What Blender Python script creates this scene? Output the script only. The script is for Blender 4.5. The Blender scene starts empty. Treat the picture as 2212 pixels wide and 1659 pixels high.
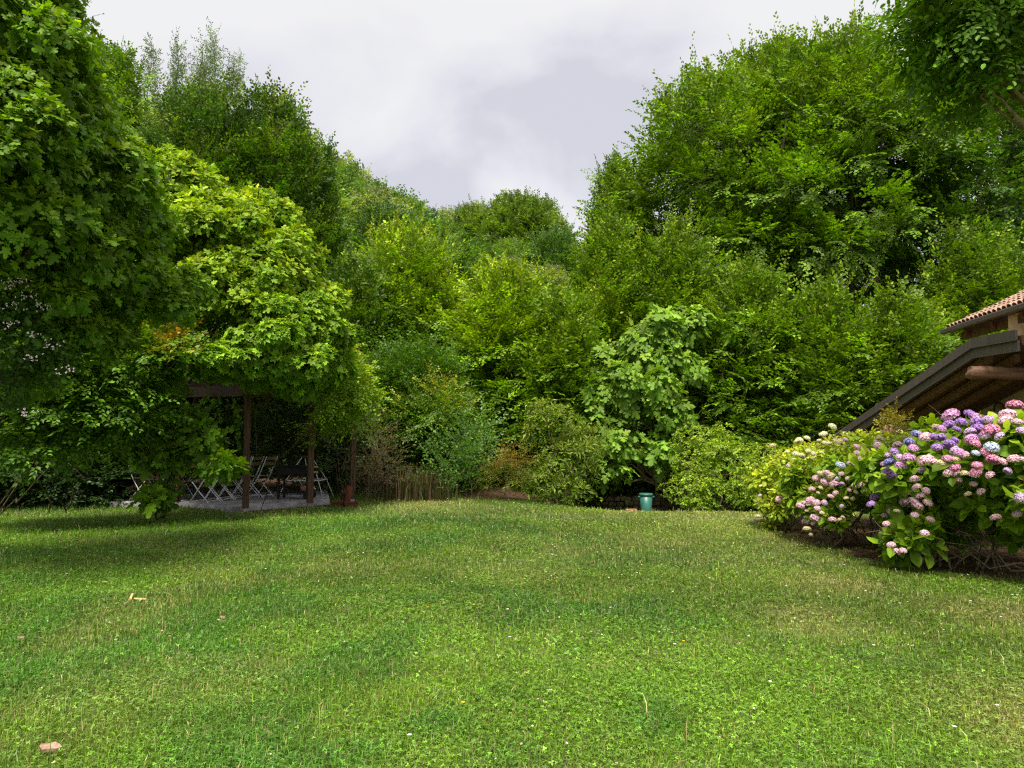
import bpy, math, random
import numpy as np
from mathutils import Vector, Matrix

# ------------------------------------------------------------------ camera, world, sun, exposure
SC = bpy.context.scene
COL = SC.collection
F = 1555.3                                   # focal length in the units of the measuring grid (2212 wide)
CAMZ = 1.6
PITCH = math.radians(3.66)
cam_d = bpy.data.cameras.new('camera'); cam = bpy.data.objects.new('camera', cam_d); COL.objects.link(cam)
cam.location = (0, 0, CAMZ); cam.rotation_euler = (math.pi/2 + PITCH, 0, 0)
cam_d.sensor_width = 36; cam_d.lens = 36*F/2212; cam_d.clip_end = 2000; cam_d.clip_start = 0.05
SC.camera = cam

SUN_DIR = Vector((-0.08, -0.48, 0.87)).normalized()      # towards the sun
w = bpy.data.worlds.new('World'); SC.world = w; w.use_nodes = True
nt = w.node_tree; nt.nodes.clear()
def N(t, **k):
    n = nt.nodes.new(t)
    for a, b in k.items(): setattr(n, a, b)
    return n
L = nt.links.new
out = N('ShaderNodeOutputWorld'); bg = N('ShaderNodeBackground'); bg.inputs['Strength'].default_value = 0.1
sky = N('ShaderNodeTexSky', sky_type='NISHITA'); sky.sun_disc = False
sky.sun_elevation = math.asin(SUN_DIR.z); sky.sun_rotation = math.atan2(SUN_DIR.x, SUN_DIR.y)
tc = N('ShaderNodeTexCoord'); sep = N('ShaderNodeSeparateXYZ'); L(tc.outputs['Generated'], sep.inputs[0])
def M(op, a, b=None, c=None):
    n = N('ShaderNodeMath', operation=op)
    for i, v in enumerate((a, b, c)):
        if v is None: continue
        if isinstance(v, (int, float)): n.inputs[i].default_value = v
        else: L(v, n.inputs[i])
    return n.outputs[0]
zc = M('ADD', M('MAXIMUM', sep.outputs[2], 0.0), 0.22)
comb = N('ShaderNodeCombineXYZ'); L(M('DIVIDE', sep.outputs[0], zc), comb.inputs[0]); L(M('DIVIDE', sep.outputs[1], zc), comb.inputs[1])
comb.inputs[2].default_value = 3.3
n1 = N('ShaderNodeTexNoise'); n1.inputs['Scale'].default_value = 1.5; n1.inputs['Detail'].default_value = 6; n1.inputs['Roughness'].default_value = 0.5
n1.inputs['Distortion'].default_value = 0.35; L(comb.outputs[0], n1.inputs['Vector'])
ramp = N('ShaderNodeValToRGB'); cr = ramp.color_ramp
cr.elements[0].position = 0.40; cr.elements[0].color = (3.7, 3.7, 4.05, 1)
cr.elements[1].position = 0.58; cr.elements[1].color = (4.95, 4.92, 4.9, 1)
e = cr.elements.new(0.49); e.color = (4.5, 4.47, 4.7, 1)
L(n1.outputs[0], ramp.inputs[0])
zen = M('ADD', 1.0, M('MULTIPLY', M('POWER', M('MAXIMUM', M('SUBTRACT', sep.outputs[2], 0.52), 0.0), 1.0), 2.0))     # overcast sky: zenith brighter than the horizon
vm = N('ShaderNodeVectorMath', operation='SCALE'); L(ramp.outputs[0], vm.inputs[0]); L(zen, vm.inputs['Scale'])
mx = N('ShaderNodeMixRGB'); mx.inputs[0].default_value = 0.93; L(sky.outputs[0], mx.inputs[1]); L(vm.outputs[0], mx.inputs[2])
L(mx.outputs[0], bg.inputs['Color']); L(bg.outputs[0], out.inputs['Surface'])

sun_d = bpy.data.lights.new('sun', 'SUN'); sun_d.energy = 4.4; sun_d.angle = math.radians(18); sun_d.color = (1.0, 0.95, 0.86)
sun = bpy.data.objects.new('sun', sun_d); COL.objects.link(sun); sun.rotation_euler = SUN_DIR.to_track_quat('Z', 'Y').to_euler()
SC.view_settings.view_transform = 'Standard'; SC.view_settings.look = 'None'; SC.view_settings.exposure = 0.9; SC.view_settings.gamma = 1.0
SC.render.engine = 'CYCLES'
cy = SC.cycles
cy.max_bounces = 6; cy.diffuse_bounces = 3; cy.glossy_bounces = 2; cy.transmission_bounces = 4; cy.transparent_max_bounces = 4
cy.use_denoising = False; cy.pixel_filter_type = 'BLACKMAN_HARRIS'; cy.filter_width = 1.25; cy.use_adaptive_sampling = True; cy.adaptive_threshold = 0.01; cy.sample_clamp_indirect = 4

# ------------------------------------------------------------------ helpers
cp, sp_ = math.cos(PITCH), math.sin(PITCH)
def ray(u, v):
    a, b = (u-1106)/F, (829.5-v)/F
    return np.array([a, cp - b*sp_, sp_ + b*cp])
def P(u, v, d):                              # the world point seen at grid position (u,v) at distance d along +Y
    r = ray(u, v); return np.array([0, 0, CAMZ]) + r*(d/r[1])

def sstep(x, a, b):
    t = np.clip((x-a)/(b-a), 0, 1); return t*t*(3-2*t)
def vnoise(x, y, s, seed=0):
    x = np.asarray(x, float)/s; y = np.asarray(y, float)/s
    xi = np.floor(x).astype(int); yi = np.floor(y).astype(int); fx = x-xi; fy = y-yi
    fx = fx*fx*(3-2*fx); fy = fy*fy*(3-2*fy)
    def h(i, j):
        n = (i*374761393 + j*668265263 + seed*974711) & 0x7fffffff
        n = ((n ^ (n >> 13))*1274126177) & 0x7fffffff
        return ((n ^ (n >> 16)) & 0xffff)/65535.0
    a = h(xi, yi)*(1-fx)+h(xi+1, yi)*fx; b = h(xi, yi+1)*(1-fx)+h(xi+1, yi+1)*fx
    return a*(1-fy)+b*fy
def G(x, y):                                 # terrain height
    x = np.asarray(x, float); y = np.asarray(y, float)
    z = 0.05*(vnoise(x, y, 3.1, 5)-0.5)*sstep(y, 2, 6)
    z = z - 0.12*np.clip(y-14, 0, 8)*sstep(x, -0.5, 3)
    h = 30*(1-np.exp(-0.42*np.clip(y-28, 0, 400)/30))*(1-sstep(x, 6, 26))
    h = h + 0.35*np.clip(-12-x, 0, 90)*sstep(y, 18, 40)
    return z + h + 1.2*(vnoise(x, y, 9, 2)-0.5)*sstep(y, 30, 50)
def Gz(x, y): return float(G(np.array([x]), np.array([y]))[0])

def unit(a): return a/np.maximum(np.linalg.norm(a, axis=-1, keepdims=True), 1e-9)

MATS = {}
def _mat(name):
    m = bpy.data.materials.new(name); m.use_nodes = True; MATS[name] = m
    t = m.node_tree; b = t.nodes['Principled BSDF']; return m, t, b
def leaf_mat(name, trans=0.35, rough=0.5, spec=0.3):
    m, t, b = _mat(name)
    at = t.nodes.new('ShaderNodeAttribute'); at.attribute_name = 'tint'
    t.links.new(at.outputs['Color'], b.inputs['Base Color'])
    b.inputs['Roughness'].default_value = rough; b.inputs['Specular IOR Level'].default_value = spec
    tr = t.nodes.new('ShaderNodeBsdfTranslucent'); hs = t.nodes.new('ShaderNodeMixRGB'); hs.blend_type = 'MULTIPLY'; hs.inputs[0].default_value = 1
    hs.inputs[2].default_value = (1.38, 1.5, 0.35, 1); t.links.new(at.outputs['Color'], hs.inputs[1]); t.links.new(hs.outputs[0], tr.inputs['Color'])
    mix = t.nodes.new('ShaderNodeMixShader'); mix.inputs[0].default_value = trans
    t.links.new(b.outputs[0], mix.inputs[1]); t.links.new(tr.outputs[0], mix.inputs[2])
    t.links.new(mix.outputs[0], t.nodes['Material Output'].inputs['Surface']); return m
def noise_mat(name, c1, c2, scale=8, rough=0.8, spec=0.25, stretch=(1, 1, 1), bump=0.0, detail=6, metal=0.0, lo=0.35, hi=0.65, bscale=None):
    m, t, b = _mat(name)
    tcn = t.nodes.new('ShaderNodeTexCoord'); mp = t.nodes.new('ShaderNodeMapping'); mp.inputs['Scale'].default_value = stretch
    t.links.new(tcn.outputs['Object'], mp.inputs[0])
    n = t.nodes.new('ShaderNodeTexNoise'); n.inputs['Scale'].default_value = scale; n.inputs['Detail'].default_value = detail
    t.links.new(mp.outputs[0], n.inputs['Vector'])
    r = t.nodes.new('ShaderNodeValToRGB'); r.color_ramp.elements[0].position = lo; r.color_ramp.elements[1].position = hi
    r.color_ramp.elements[0].color = (*c1, 1); r.color_ramp.elements[1].color = (*c2, 1)
    t.links.new(n.outputs[0], r.inputs[0]); t.links.new(r.outputs[0], b.inputs['Base Color'])
    b.inputs['Roughness'].default_value = rough; b.inputs['Specular IOR Level'].default_value = spec; b.inputs['Metallic'].default_value = metal
    if bump:
        bp = t.nodes.new('ShaderNodeBump'); bp.inputs['Strength'].default_value = bump; bp.inputs['Distance'].default_value = 0.02
        n2 = n
        if bscale:
            n2 = t.nodes.new('ShaderNodeTexNoise'); n2.inputs['Scale'].default_value = bscale; n2.inputs['Detail'].default_value = 5; t.links.new(mp.outputs[0], n2.inputs['Vector'])
        t.links.new(n2.outputs[0], bp.inputs['Height']); t.links.new(bp.outputs[0], b.inputs['Normal'])
    return m
def stone_mat(name, cols, scale, mortar):
    m, t, b = _mat(name)
    tcn = t.nodes.new('ShaderNodeTexCoord')
    n = t.nodes.new('ShaderNodeTexNoise'); n.inputs['Scale'].default_value = 3; t.links.new(tcn.outputs['Object'], n.inputs['Vector'])
    mixv = t.nodes.new('ShaderNodeMixRGB'); mixv.inputs[0].default_value = 0.12; t.links.new(tcn.outputs['Object'], mixv.inputs[1]); t.links.new(n.outputs['Color'], mixv.inputs[2])
    v = t.nodes.new('ShaderNodeTexVoronoi'); v.inputs['Scale'].default_value = scale; t.links.new(mixv.outputs[0], v.inputs['Vector'])
    ve = t.nodes.new('ShaderNodeTexVoronoi'); ve.feature = 'DISTANCE_TO_EDGE'; ve.inputs['Scale'].default_value = scale; t.links.new(mixv.outputs[0], ve.inputs['Vector'])
    sx = t.nodes.new('ShaderNodeSeparateXYZ'); t.links.new(v.outputs['Color'], sx.inputs[0])
    r = t.nodes.new('ShaderNodeValToRGB'); t.links.new(sx.outputs[0], r.inputs[0])
    r.color_ramp.elements[0].color = (*cols[0], 1); r.color_ramp.elements[1].color = (*cols[1], 1)
    er = t.nodes.new('ShaderNodeValToRGB'); er.color_ramp.elements[0].position = 0.01; er.color_ramp.elements[1].position = 0.06; t.links.new(ve.outputs[0], er.inputs[0])
    mm = t.nodes.new('ShaderNodeMixRGB'); t.links.new(er.outputs[0], mm.inputs[0]); mm.inputs[1].default_value = (*mortar, 1); t.links.new(r.outputs[0], mm.inputs[2])
    t.links.new(mm.outputs[0], b.inputs['Base Color']); b.inputs['Roughness'].default_value = 0.9
    bp = t.nodes.new('ShaderNodeBump'); bp.inputs['Strength'].default_value = 0.8; bp.inputs['Distance'].default_value = 0.04; t.links.new(er.outputs[0], bp.inputs['Height']); t.links.new(bp.outputs[0], b.inputs['Normal'])
    return m

M_LEAF = leaf_mat('leaf', 0.32, 0.5, 0.35)
M_LEAF_BIG = leaf_mat('broad_leaf', 0.34, 0.5, 0.22)
M_GRASS = leaf_mat('grass_blades', 0.28, 0.45, 0.35)
M_PETAL = leaf_mat('petal', 0.25, 0.7, 0.15)
M_BARK = noise_mat('bark', (0.035, 0.025, 0.017), (0.12, 0.09, 0.06), 14, 0.9, 0.15, (1, 1, 0.25), 0.6)
M_TWIG = noise_mat('pale_bark', (0.10, 0.075, 0.045), (0.26, 0.20, 0.12), 12, 0.85, 0.2, (1, 1, 0.4), 0.4)
M_WOOD = noise_mat('stained_wood', (0.045, 0.022, 0.010), (0.13, 0.060, 0.025), 7, 0.6, 0.35, (6, 6, 0.5), 0.25)
M_DECK = noise_mat('deck_wood', (0.11, 0.05, 0.02), (0.24, 0.11, 0.05), 6, 0.7, 0.3, (6, 0.6, 6), 0.2)
M_LOG = noise_mat('log_wood', (0.13, 0.065, 0.036), (0.32, 0.175, 0.10), 5, 0.6, 0.3, (0.4, 5, 5), 0.3)
M_SLATW = noise_mat('slat_wood', (0.13, 0.10, 0.035), (0.26, 0.20, 0.08), 6, 0.55, 0.35, (4, 0.6, 4), 0.1)
M_CONC = noise_mat('concrete', (0.24, 0.22, 0.22), (0.46, 0.44, 0.44), 4, 0.9, 0.2, (1, 1, 1), 0.3, bscale=40)
M_STEEL = noise_mat('painted_steel', (0.72, 0.73, 0.75), (0.84, 0.85, 0.86), 20, 0.4, 0.5, metal=0.0)
M_BLACK = noise_mat('black_iron', (0.006, 0.006, 0.006), (0.018, 0.016, 0.015), 15, 0.6, 0.3, bump=0.15)
M_FASCIA = noise_mat('grey_metal_sheet', (0.095, 0.072, 0.068), (0.13, 0.10, 0.095), 3, 0.45, 0.5, (3, 9, 0.6), metal=0.1)
M_TILE = noise_mat('terracotta_tile', (0.19, 0.115, 0.08), (0.38, 0.25, 0.18), 5, 0.9, 0.15, bump=0.3)
M_PLASTER = noise_mat('rough_plaster', (0.22, 0.155, 0.075), (0.58, 0.46, 0.28), 2.6, 0.95, 0.1, bump=0.7, bscale=14)
M_POT = noise_mat('terracotta_plastic', (0.085, 0.020, 0.010), (0.15, 0.040, 0.019), 7, 0.5, 0.4)
M_BIN = noise_mat('green_plastic', (0.018, 0.095, 0.072), (0.032, 0.145, 0.112), 5, 0.42, 0.45, (1, 1, 0.5))
M_BRICK = noise_mat('brick', (0.22, 0.085, 0.035), (0.38, 0.17, 0.08), 16, 0.95, 0.1, bump=0.5)
M_CHIP = noise_mat('wood_chip', (0.45, 0.24, 0.09), (0.68, 0.42, 0.20), 14, 0.8, 0.2, (1, 4, 4), 0.3)
M_BARKCHIP = noise_mat('bark_chip', (0.20, 0.11, 0.07), (0.42, 0.28, 0.20), 24, 0.9, 0.15, bump=0.6)
M_SOIL = noise_mat('soil', (0.030, 0.018, 0.010), (0.11, 0.06, 0.035), 9, 0.95, 0.1, bump=0.8, bscale=60)
M_WHITE = noise_mat('white_enamel', (0.62, 0.60, 0.55), (0.78, 0.76, 0.72), 9, 0.35, 0.5)
M_PINKPL = noise_mat('pink_plastic', (0.45, 0.20, 0.15), (0.62, 0.34, 0.27), 9, 0.5, 0.4)
M_HANDLE = noise_mat('pale_handle_wood', (0.50, 0.30, 0.14), (0.66, 0.44, 0.24), 9, 0.5, 0.4)
M_WALL = stone_mat('dry_stone', ((0.13, 0.10, 0.07), (0.34, 0.28, 0.20)), 4.6, (0.025, 0.02, 0.014))
M_PALMLEAF = M_LEAF_BIG

class MB:                                    # collects geometry, links it as ONE mesh object
    def __init__(s): s.V = []; s.F = []; s.C = []; s.n = 0
    def add(s, V, Fc, C=None):
        V = np.asarray(V, float).reshape(-1, 3); Fc = np.asarray(Fc, int)
        s.V.append(V); s.F.append(Fc + s.n); s.n += len(V)
        if C is None: C = np.full((len(V), 3), 0.2)
        C = np.asarray(C, float); C = np.broadcast_to(C, (len(V), 3)) if C.ndim == 1 else C
        s.C.append(C); return s
    def box(s, c, size, rz=0.0, R=None, C=None):
        x, y, z = np.array(size)/2
        V = np.array([[i*x, j*y, k*z] for k in (-1, 1) for j in (-1, 1) for i in (-1, 1)])
        if R is None:
            ca, sa = math.cos(rz), math.sin(rz); R = np.array([[ca, -sa, 0], [sa, ca, 0], [0, 0, 1]])
        V = V @ np.asarray(R).T + np.array(c)
        return s.add(V, [[0, 2, 3, 1], [4, 5, 7, 6], [0, 1, 5, 4], [2, 6, 7, 3], [1, 3, 7, 5], [0, 4, 6, 2]], C)
    def bar(s, a, b, wd, ht, C=None, up=(0, 0, 1)):
        a = np.array(a, float); b = np.array(b, float); d = unit(b-a); u = np.array(up, float)
        if abs(d@u) > 0.97: u = np.array([0, 1.0, 0])
        y = unit(np.cross(u, d)); z = np.cross(d, y)
        return s.box((a+b)/2, (np.linalg.norm(b-a), wd, ht), R=np.stack([d, y, z], 1), C=C)
    def tube(s, pts, rad, k=6, C=None, cap=True):
        pts = np.asarray(pts, float); n = len(pts); rad = np.broadcast_to(np.asarray(rad, float), (n,))
        d = unit(np.gradient(pts, axis=0)); ref = np.array([0.31, 0.17, 0.93]) if abs(d[0]@np.array([0.31, .17, .93])) < 0.9 else np.array([1.0, 0, 0])
        a = unit(np.cross(d, ref)); b = np.cross(d, a); th = np.arange(k)*2*math.pi/k
        V = pts[:, None] + rad[:, None, None]*(np.cos(th)[None, :, None]*a[:, None]+np.sin(th)[None, :, None]*b[:, None])
        i = np.arange(n-1)[:, None]*k; j = np.arange(k)[None]; j2 = (j+1) % k
        Fq = np.stack([i+j, i+j2, i+k+j2, i+k+j], -1).reshape(-1, 4)
        V = V.reshape(-1, 3)
        if cap:
            V = np.vstack([V, pts[0], pts[-1]]); m = n*k; jj = np.arange(k)
            Fq = np.vstack([Fq, np.stack([np.full(k, m), (jj+1) % k, jj, jj], -1)*1, np.stack([np.full(k, m+1), (n-1)*k+jj, (n-1)*k+(jj+1) % k, (n-1)*k+(jj+1) % k], -1)])
            tri = Fq[-2*k:, :3]; s.add(V, Fq[:-2*k], C); s.F.append(tri + s.n - len(V)); return s
        return s.add(V, Fq, C)
    def lathe(s, prof, c=(0, 0, 0), k=24, C=None):
        prof = np.array(prof, float); th = np.arange(k)*2*math.pi/k
        V = np.stack([prof[:, 0, None]*np.cos(th), prof[:, 0, None]*np.sin(th), np.repeat(prof[:, 1, None], k, 1)], -1).reshape(-1, 3)+np.array(c)
        n = len(prof); i = np.arange(n-1)[:, None]*k; j = np.arange(k)[None]; j2 = (j+1) % k
        return s.add(V, np.stack([i+j, i+j2, i+k+j2, i+k+j], -1).reshape(-1, 4), C)
    def build(s, name, mat, parent=None, smooth=False, bevel=0.0):
        V = np.vstack(s.V); C = np.vstack(s.C)
        me = bpy.data.meshes.new(name); me.vertices.add(len(V)); me.vertices.foreach_set('co', V.ravel())
        idx = np.concatenate([f.ravel() for f in s.F]); sz = np.concatenate([np.full(len(f), f.shape[1]) for f in s.F])
        st = np.concatenate([[0], np.cumsum(sz)[:-1]])
        me.loops.add(len(idx)); me.loops.foreach_set('vertex_index', idx.astype(np.int32))
        me.polygons.add(len(sz)); me.polygons.foreach_set('loop_start', st.astype(np.int32))
        me.update(calc_edges=True); me.validate()
        at = me.attributes.new('tint', 'FLOAT_COLOR', 'POINT'); at.data.foreach_set('color', np.hstack([C, np.ones((len(C), 1))]).astype(np.float32).ravel())
        me.polygons.foreach_set('use_smooth', np.full(len(me.polygons), smooth)); me.materials.append(mat)
        o = bpy.data.objects.new(name, me); COL.objects.link(o)
        if parent is not None: o.parent = parent
        if bevel:
            bv = o.modifiers.new('bevel', 'BEVEL'); bv.width = bevel; bv.segments = 2; bv.limit_method = 'ANGLE'
        return o

def tag(o, label=None, cat=None, group=None, kind=None):
    if label: o['label'] = label
    if cat: o['category'] = cat
    if group: o['group'] = group
    if kind: o['kind'] = kind
    return o
def thing(name, label, cat, loc=(0, 0, 0), rz=0.0, group=None):
    o = bpy.data.objects.new(name, None); COL.objects.link(o); o.location = loc; o.rotation_euler = (0, 0, rz); o.empty_display_size = 0.2
    return tag(o, label, cat, group)
def copy_tree(o, parent=None):
    c = o.copy(); COL.objects.link(c)
    if parent is not None: c.parent = parent
    for ch in list(o.children): copy_tree(ch, c)
    return c

# leaf templates: x along the leaf, y across, z = upper side
def T(v, f): return np.array(v, float), np.array(f, int)
OV4 = T([(0, 0, 0), (.45, .30, .07), (1, 0, -.06), (.45, -.30, .07)], [(0, 2, 1), (0, 3, 2)])
NAR4 = T([(0, 0, 0), (.45, .17, .05), (1, 0, -.08), (.45, -.17, .05)], [(0, 2, 1), (0, 3, 2)])
OV6 = T([(0, 0, 0), (.28, .25, .05), (.68, .25, .04), (1, 0, -.10), (.68, -.25, .04), (.28, -.25, .05)], [(0, 3, 2, 1), (0, 5, 4, 3)])
HYD = T([(0, 0, 0), (.5, 0, -.03), (1, 0, -.14), (.18, .26, .05), (.58, .33, .04), (.86, .17, -.03), (.18, -.26, .05), (.58, -.33, .04), (.86, -.17, -.03)],
        [(0, 1, 4, 3), (1, 2, 5, 4), (0, 6, 7, 1), (1, 7, 8, 2)])
_fo = [(0, .0), (-.10, .14), (-.06, .36), (.12, .40), (.22, .25), (.42, .50), (.58, .46), (.50, .20), (.72, .24), (.90, .16), (1, 0)]
_fo = _fo + [(x, -y) for x, y in _fo[-2:0:-1]]
FIG = T([(.22, 0, .0)] + [(x, y, -.16*abs(y)-.12*x*x+.05*math.sin(9*x+7*y)) for x, y in _fo], [(0, (i+1) % len(_fo)+1, i+1) for i in range(len(_fo))])
def multi(base, angs, sc, lift=0.0):
    V, Fc = [], []
    for a, s in zip(angs, sc):
        ca, sa = math.cos(a), math.sin(a); R = np.array([[ca, -sa, 0], [sa, ca, 0], [0, 0, 1]])
        Fc.append(base[1]+len(V)*len(base[0])); V.append((base[0]*s) @ R.T)
    return np.vstack(V), np.vstack(Fc)
FIVE = multi(OV4, [-1.5, -.75, 0, .75, 1.5], [.6, .9, 1, .9, .6])
ROUND = T([(0, 0, 0), (.35, .30, .05), (.85, .30, .03), (1, 0, -.02), (.85, -.30, .03), (.35, -.30, .05)], [(0, 3, 2, 1), (0, 5, 4, 3)])
CLOVER = multi(ROUND, [0, 2.09, 4.19], [1, 1, 1])

def place(mb, tpl, pos, d, n, s, C):
    d = unit(d); b = unit(np.cross(n, d)); nn = np.cross(d, b); tv, tf = tpl; k = len(tv); m = len(pos)
    s = np.broadcast_to(s, (m,))[:, None, None]
    V = pos[:, None] + s*(tv[None, :, 0, None]*d[:, None]+tv[None, :, 1, None]*b[:, None]+tv[None, :, 2, None]*nn[:, None])
    Fc = (tf[None]+(np.arange(m)*k)[:, None, None]).reshape(-1, tf.shape[1])
    mb.add(V.reshape(-1, 3), Fc, np.repeat(C, k, axis=0))

UP = np.array([0, 0, 1.0])
def frame(o, rng, flat=1.0):
    upv = UP[None]*flat + rng.normal(0, .35, o.shape)
    n = upv - (upv*o).sum(-1, keepdims=True)*o; n = unit(n)
    return n, np.cross(n, o)
def pick(rng, m, cols, tip, tipw, spread=0.22):
    a, b = np.array(cols[0]), np.array(cols[1]); t = rng.random(m)[:, None]
    C = a*(1-t)+b*t
    C = C*(1-tipw[:, None])+np.array(tip)*tipw[:, None]
    return np.clip(C*np.exp(rng.normal(0, spread, (m, 1))), 0.003, 0.9)

def sprays(mb, c, o, rng, L0=0.9, K=6, Mm=8, size=.1, cols=None, tip=None, tipw=None, tpl=OV4, droop=.10, jit=.35, clumpvar=.18):
    """flat sprays: side shoots along a twig, leaves alternating along each shoot"""
    n = len(c); o = unit(o); nn, b = frame(o, rng)
    Ls = L0*rng.uniform(.6, 1.35, n)
    t = np.linspace(.05, 1, K); sg = np.where(np.arange(K) % 2 == 0, 1, -1)
    ang = sg*(1.05-.55*t); ang[-1] = 0
    A = ang[None]+rng.normal(0, .2, (n, K))
    sd = np.cos(A)[..., None]*o[:, None]+np.sin(A)[..., None]*b[:, None]+rng.normal(0, .12, (n, K, 3)); sd = unit(sd)
    so = c[:, None]+o[:, None]*(Ls[:, None]*t[None])[..., None]
    sl = Ls[:, None]*(.80-.38*t)[None]*rng.uniform(.7, 1.25, (n, K))
    sl[:, -1] = Ls*rng.uniform(.4, .9, n)
    s = (np.arange(Mm)+.5)/Mm
    pos = so[:, :, None]+sd[:, :, None]*(sl[..., None]*s)[..., None]
    pos[..., 2] -= droop*sl[..., None]*s**2
    sb = np.cross(np.broadcast_to(nn[:, None], sd.shape), sd)
    lsg = np.where(np.arange(Mm) % 2 == 0, 1, -1)
    la = lsg[None, None]*(.95-.35*s)+rng.normal(0, .2, (n, K, Mm))
    ld = np.cos(la)[..., None]*sd[:, :, None]+np.sin(la)[..., None]*sb[:, :, None]; ld[..., 2] -= .15
    ln = nn[:, None, None]+rng.normal(0, jit, (n, K, Mm, 3))
    m = n*K*Mm
    tw = np.zeros(m) if tipw is None else np.clip((tipw[:, None, None]*(.35+.9*s*(.5+.5*t[:, None]))[None]*rng.uniform(.5, 1.3, (n, K, Mm))).ravel(), 0, 1)
    C = pick(rng, m, cols, tip if tip is not None else cols[0], tw)
    C = C*np.repeat(np.exp(rng.normal(0, clumpvar, n)), K*Mm)[:, None]
    place(mb, tpl, pos.reshape(-1, 3), ld.reshape(-1, 3), ln.reshape(-1, 3), (size*rng.uniform(.7, 1.2, m)), C)

def rosettes(mb, c, o, rng, K=7, size=.18, cols=None, tip=None, tipw=None, tpl=FIG, pet=.5, spreadang=(.45, 1.5), droop=.25, stem=0.0, clumpvar=.15, njit=.25):
    n = len(c); o = unit(o); a0, b0 = frame(o, rng, .3)
    th = (np.arange(K)*2.4)[None]+rng.uniform(0, 6.28, (n, 1)); e = np.linspace(spreadang[0], spreadang[1], K)[None]+rng.normal(0, .15, (n, K))
    rad = np.cos(th)[..., None]*a0[:, None]+np.sin(th)[..., None]*b0[:, None]
    d = np.cos(e)[..., None]*o[:, None]+np.sin(e)[..., None]*rad
    ln = np.sin(e)[..., None]*o[:, None]-np.cos(e)[..., None]*rad+UP*.5+rng.normal(0, njit, (n, K, 3))
    sz = size*rng.uniform(.5, 1.3, (n, K))*np.exp(rng.normal(0, .15, (n, 1)))*(.6+.4*np.linspace(0, 1, K))[None]
    pos = c[:, None]+d*(sz*pet)[..., None]-o[:, None]*(stem*np.linspace(0, 1, K)[None])[..., None]
    d = d.copy(); d[..., 2] -= droop
    m = n*K
    tw = np.zeros(m) if tipw is None else np.clip((tipw[:, None]*rng.uniform(.4, 1.2, (n, K))*np.linspace(1.1, .4, K)[None]).ravel(), 0, 1)
    C = pick(rng, m, cols, tip if tip is not None else cols[0], tw)*np.repeat(np.exp(rng.normal(0, clumpvar, n)), K)[:, None]
    place(mb, tpl, pos.reshape(-1, 3), d.reshape(-1, 3), ln.reshape(-1, 3), sz.ravel(), C)

def sph(rng, n):
    return unit(rng.normal(0, 1, (n, 3)))
def shell(blobs, n, rng, lo=.72, hi=1.05, reject=.62, upb=.15, zlow=-.75):
    """points on the outer shells of a union of ellipsoids, with outward directions"""
    bl = np.array([list(b[0])+list(b[1]) for b in blobs]); area = (bl[:, 3]*bl[:, 4]+bl[:, 3]*bl[:, 5]+bl[:, 4]*bl[:, 5])
    k = rng.choice(len(bl), n*2, p=area/area.sum())
    d = sph(rng, n*2); d[:, 2] += upb; d = unit(d)
    r = rng.uniform(lo, hi, (n*2, 1))
    p = bl[k, :3]+d*bl[k, 3:]*r
    ok = d[:, 2] > zlow
    for j in range(len(bl)):
        q = (((p-bl[j, :3])/bl[j, 3:])**2).sum(1) < reject**2
        ok &= ~(q & (k != j))
    ok = np.where(ok)[0][:n]
    o = unit(d[ok]/bl[k[ok], 3:]*bl[k[ok], 3:].mean(1, keepdims=True))
    return p[ok], o, k[ok]
def thin(p, cell, rng):
    q = rng.permutation(len(p)); key = np.floor((p[q]+rng.uniform(0, 1, 3)*cell)/np.array([cell, cell, cell*.62])).astype(np.int64)
    _, i = np.unique(key[:, 0]*1000003+key[:, 1]*10007+key[:, 2], return_index=True); return np.sort(q[i])
def B(u, v, d, ru, rv, rd): return (P(u, v, d), np.array([ru*d/F, rd, rv*d/F]))

def limb(p0, p1, r0, r1, rng, n=7, sag=0.0, wob=.06):
    t = np.linspace(0, 1, n)[:, None]; p0 = np.array(p0, float); p1 = np.array(p1, float); Ln = np.linalg.norm(p1-p0)
    q = p0*(1-t)+p1*t; q = q+rng.normal(0, wob*Ln/3, (n, 3))*np.sin(t*math.pi); q[:, 2] += sag*Ln*np.sin(t[:, 0]*math.pi)
    return q, r0*(1-t[:, 0])+r1*t[:, 0]

# colours (leaf reflectance, linear)
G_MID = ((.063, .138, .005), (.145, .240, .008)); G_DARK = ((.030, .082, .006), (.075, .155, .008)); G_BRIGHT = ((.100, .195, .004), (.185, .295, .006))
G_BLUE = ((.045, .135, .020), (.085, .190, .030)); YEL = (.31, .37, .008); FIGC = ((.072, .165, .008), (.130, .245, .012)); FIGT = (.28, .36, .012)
OLIVE = ((.085, .150, .025), (.150, .220, .040)); GREYG = ((.10, .15, .06), (.17, .22, .10))

# ------------------------------------------------------------------ terrain
def grid_mesh(name, xs, ys, mat, dz=0.0, cut=None):
    X, Y = np.meshgrid(xs, ys); Z = G(X, Y)+dz; V = np.stack([X, Y, Z], -1).reshape(-1, 3); nx, ny = len(xs), len(ys)
    i = np.arange(ny-1)[:, None]*nx; j = np.arange(nx-1)[None]
    Fq = np.stack([i+j, i+j+1, i+nx+j+1, i+nx+j], -1).reshape(-1, 4)
    return MB().add(V, Fq).build(name, mat, smooth=True)
m, t, b = _mat('ground')
tcn = t.nodes.new('ShaderNodeTexCoord'); na = t.nodes.new('ShaderNodeTexNoise'); na.inputs['Scale'].default_value = 1.3; na.inputs['Detail'].default_value = 8
nb_ = t.nodes.new('ShaderNodeTexNoise'); nb_.inputs['Scale'].default_value = 28; nb_.inputs['Detail'].default_value = 6
for q in (na, nb_): t.links.new(tcn.outputs['Object'], q.inputs['Vector'])
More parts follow.
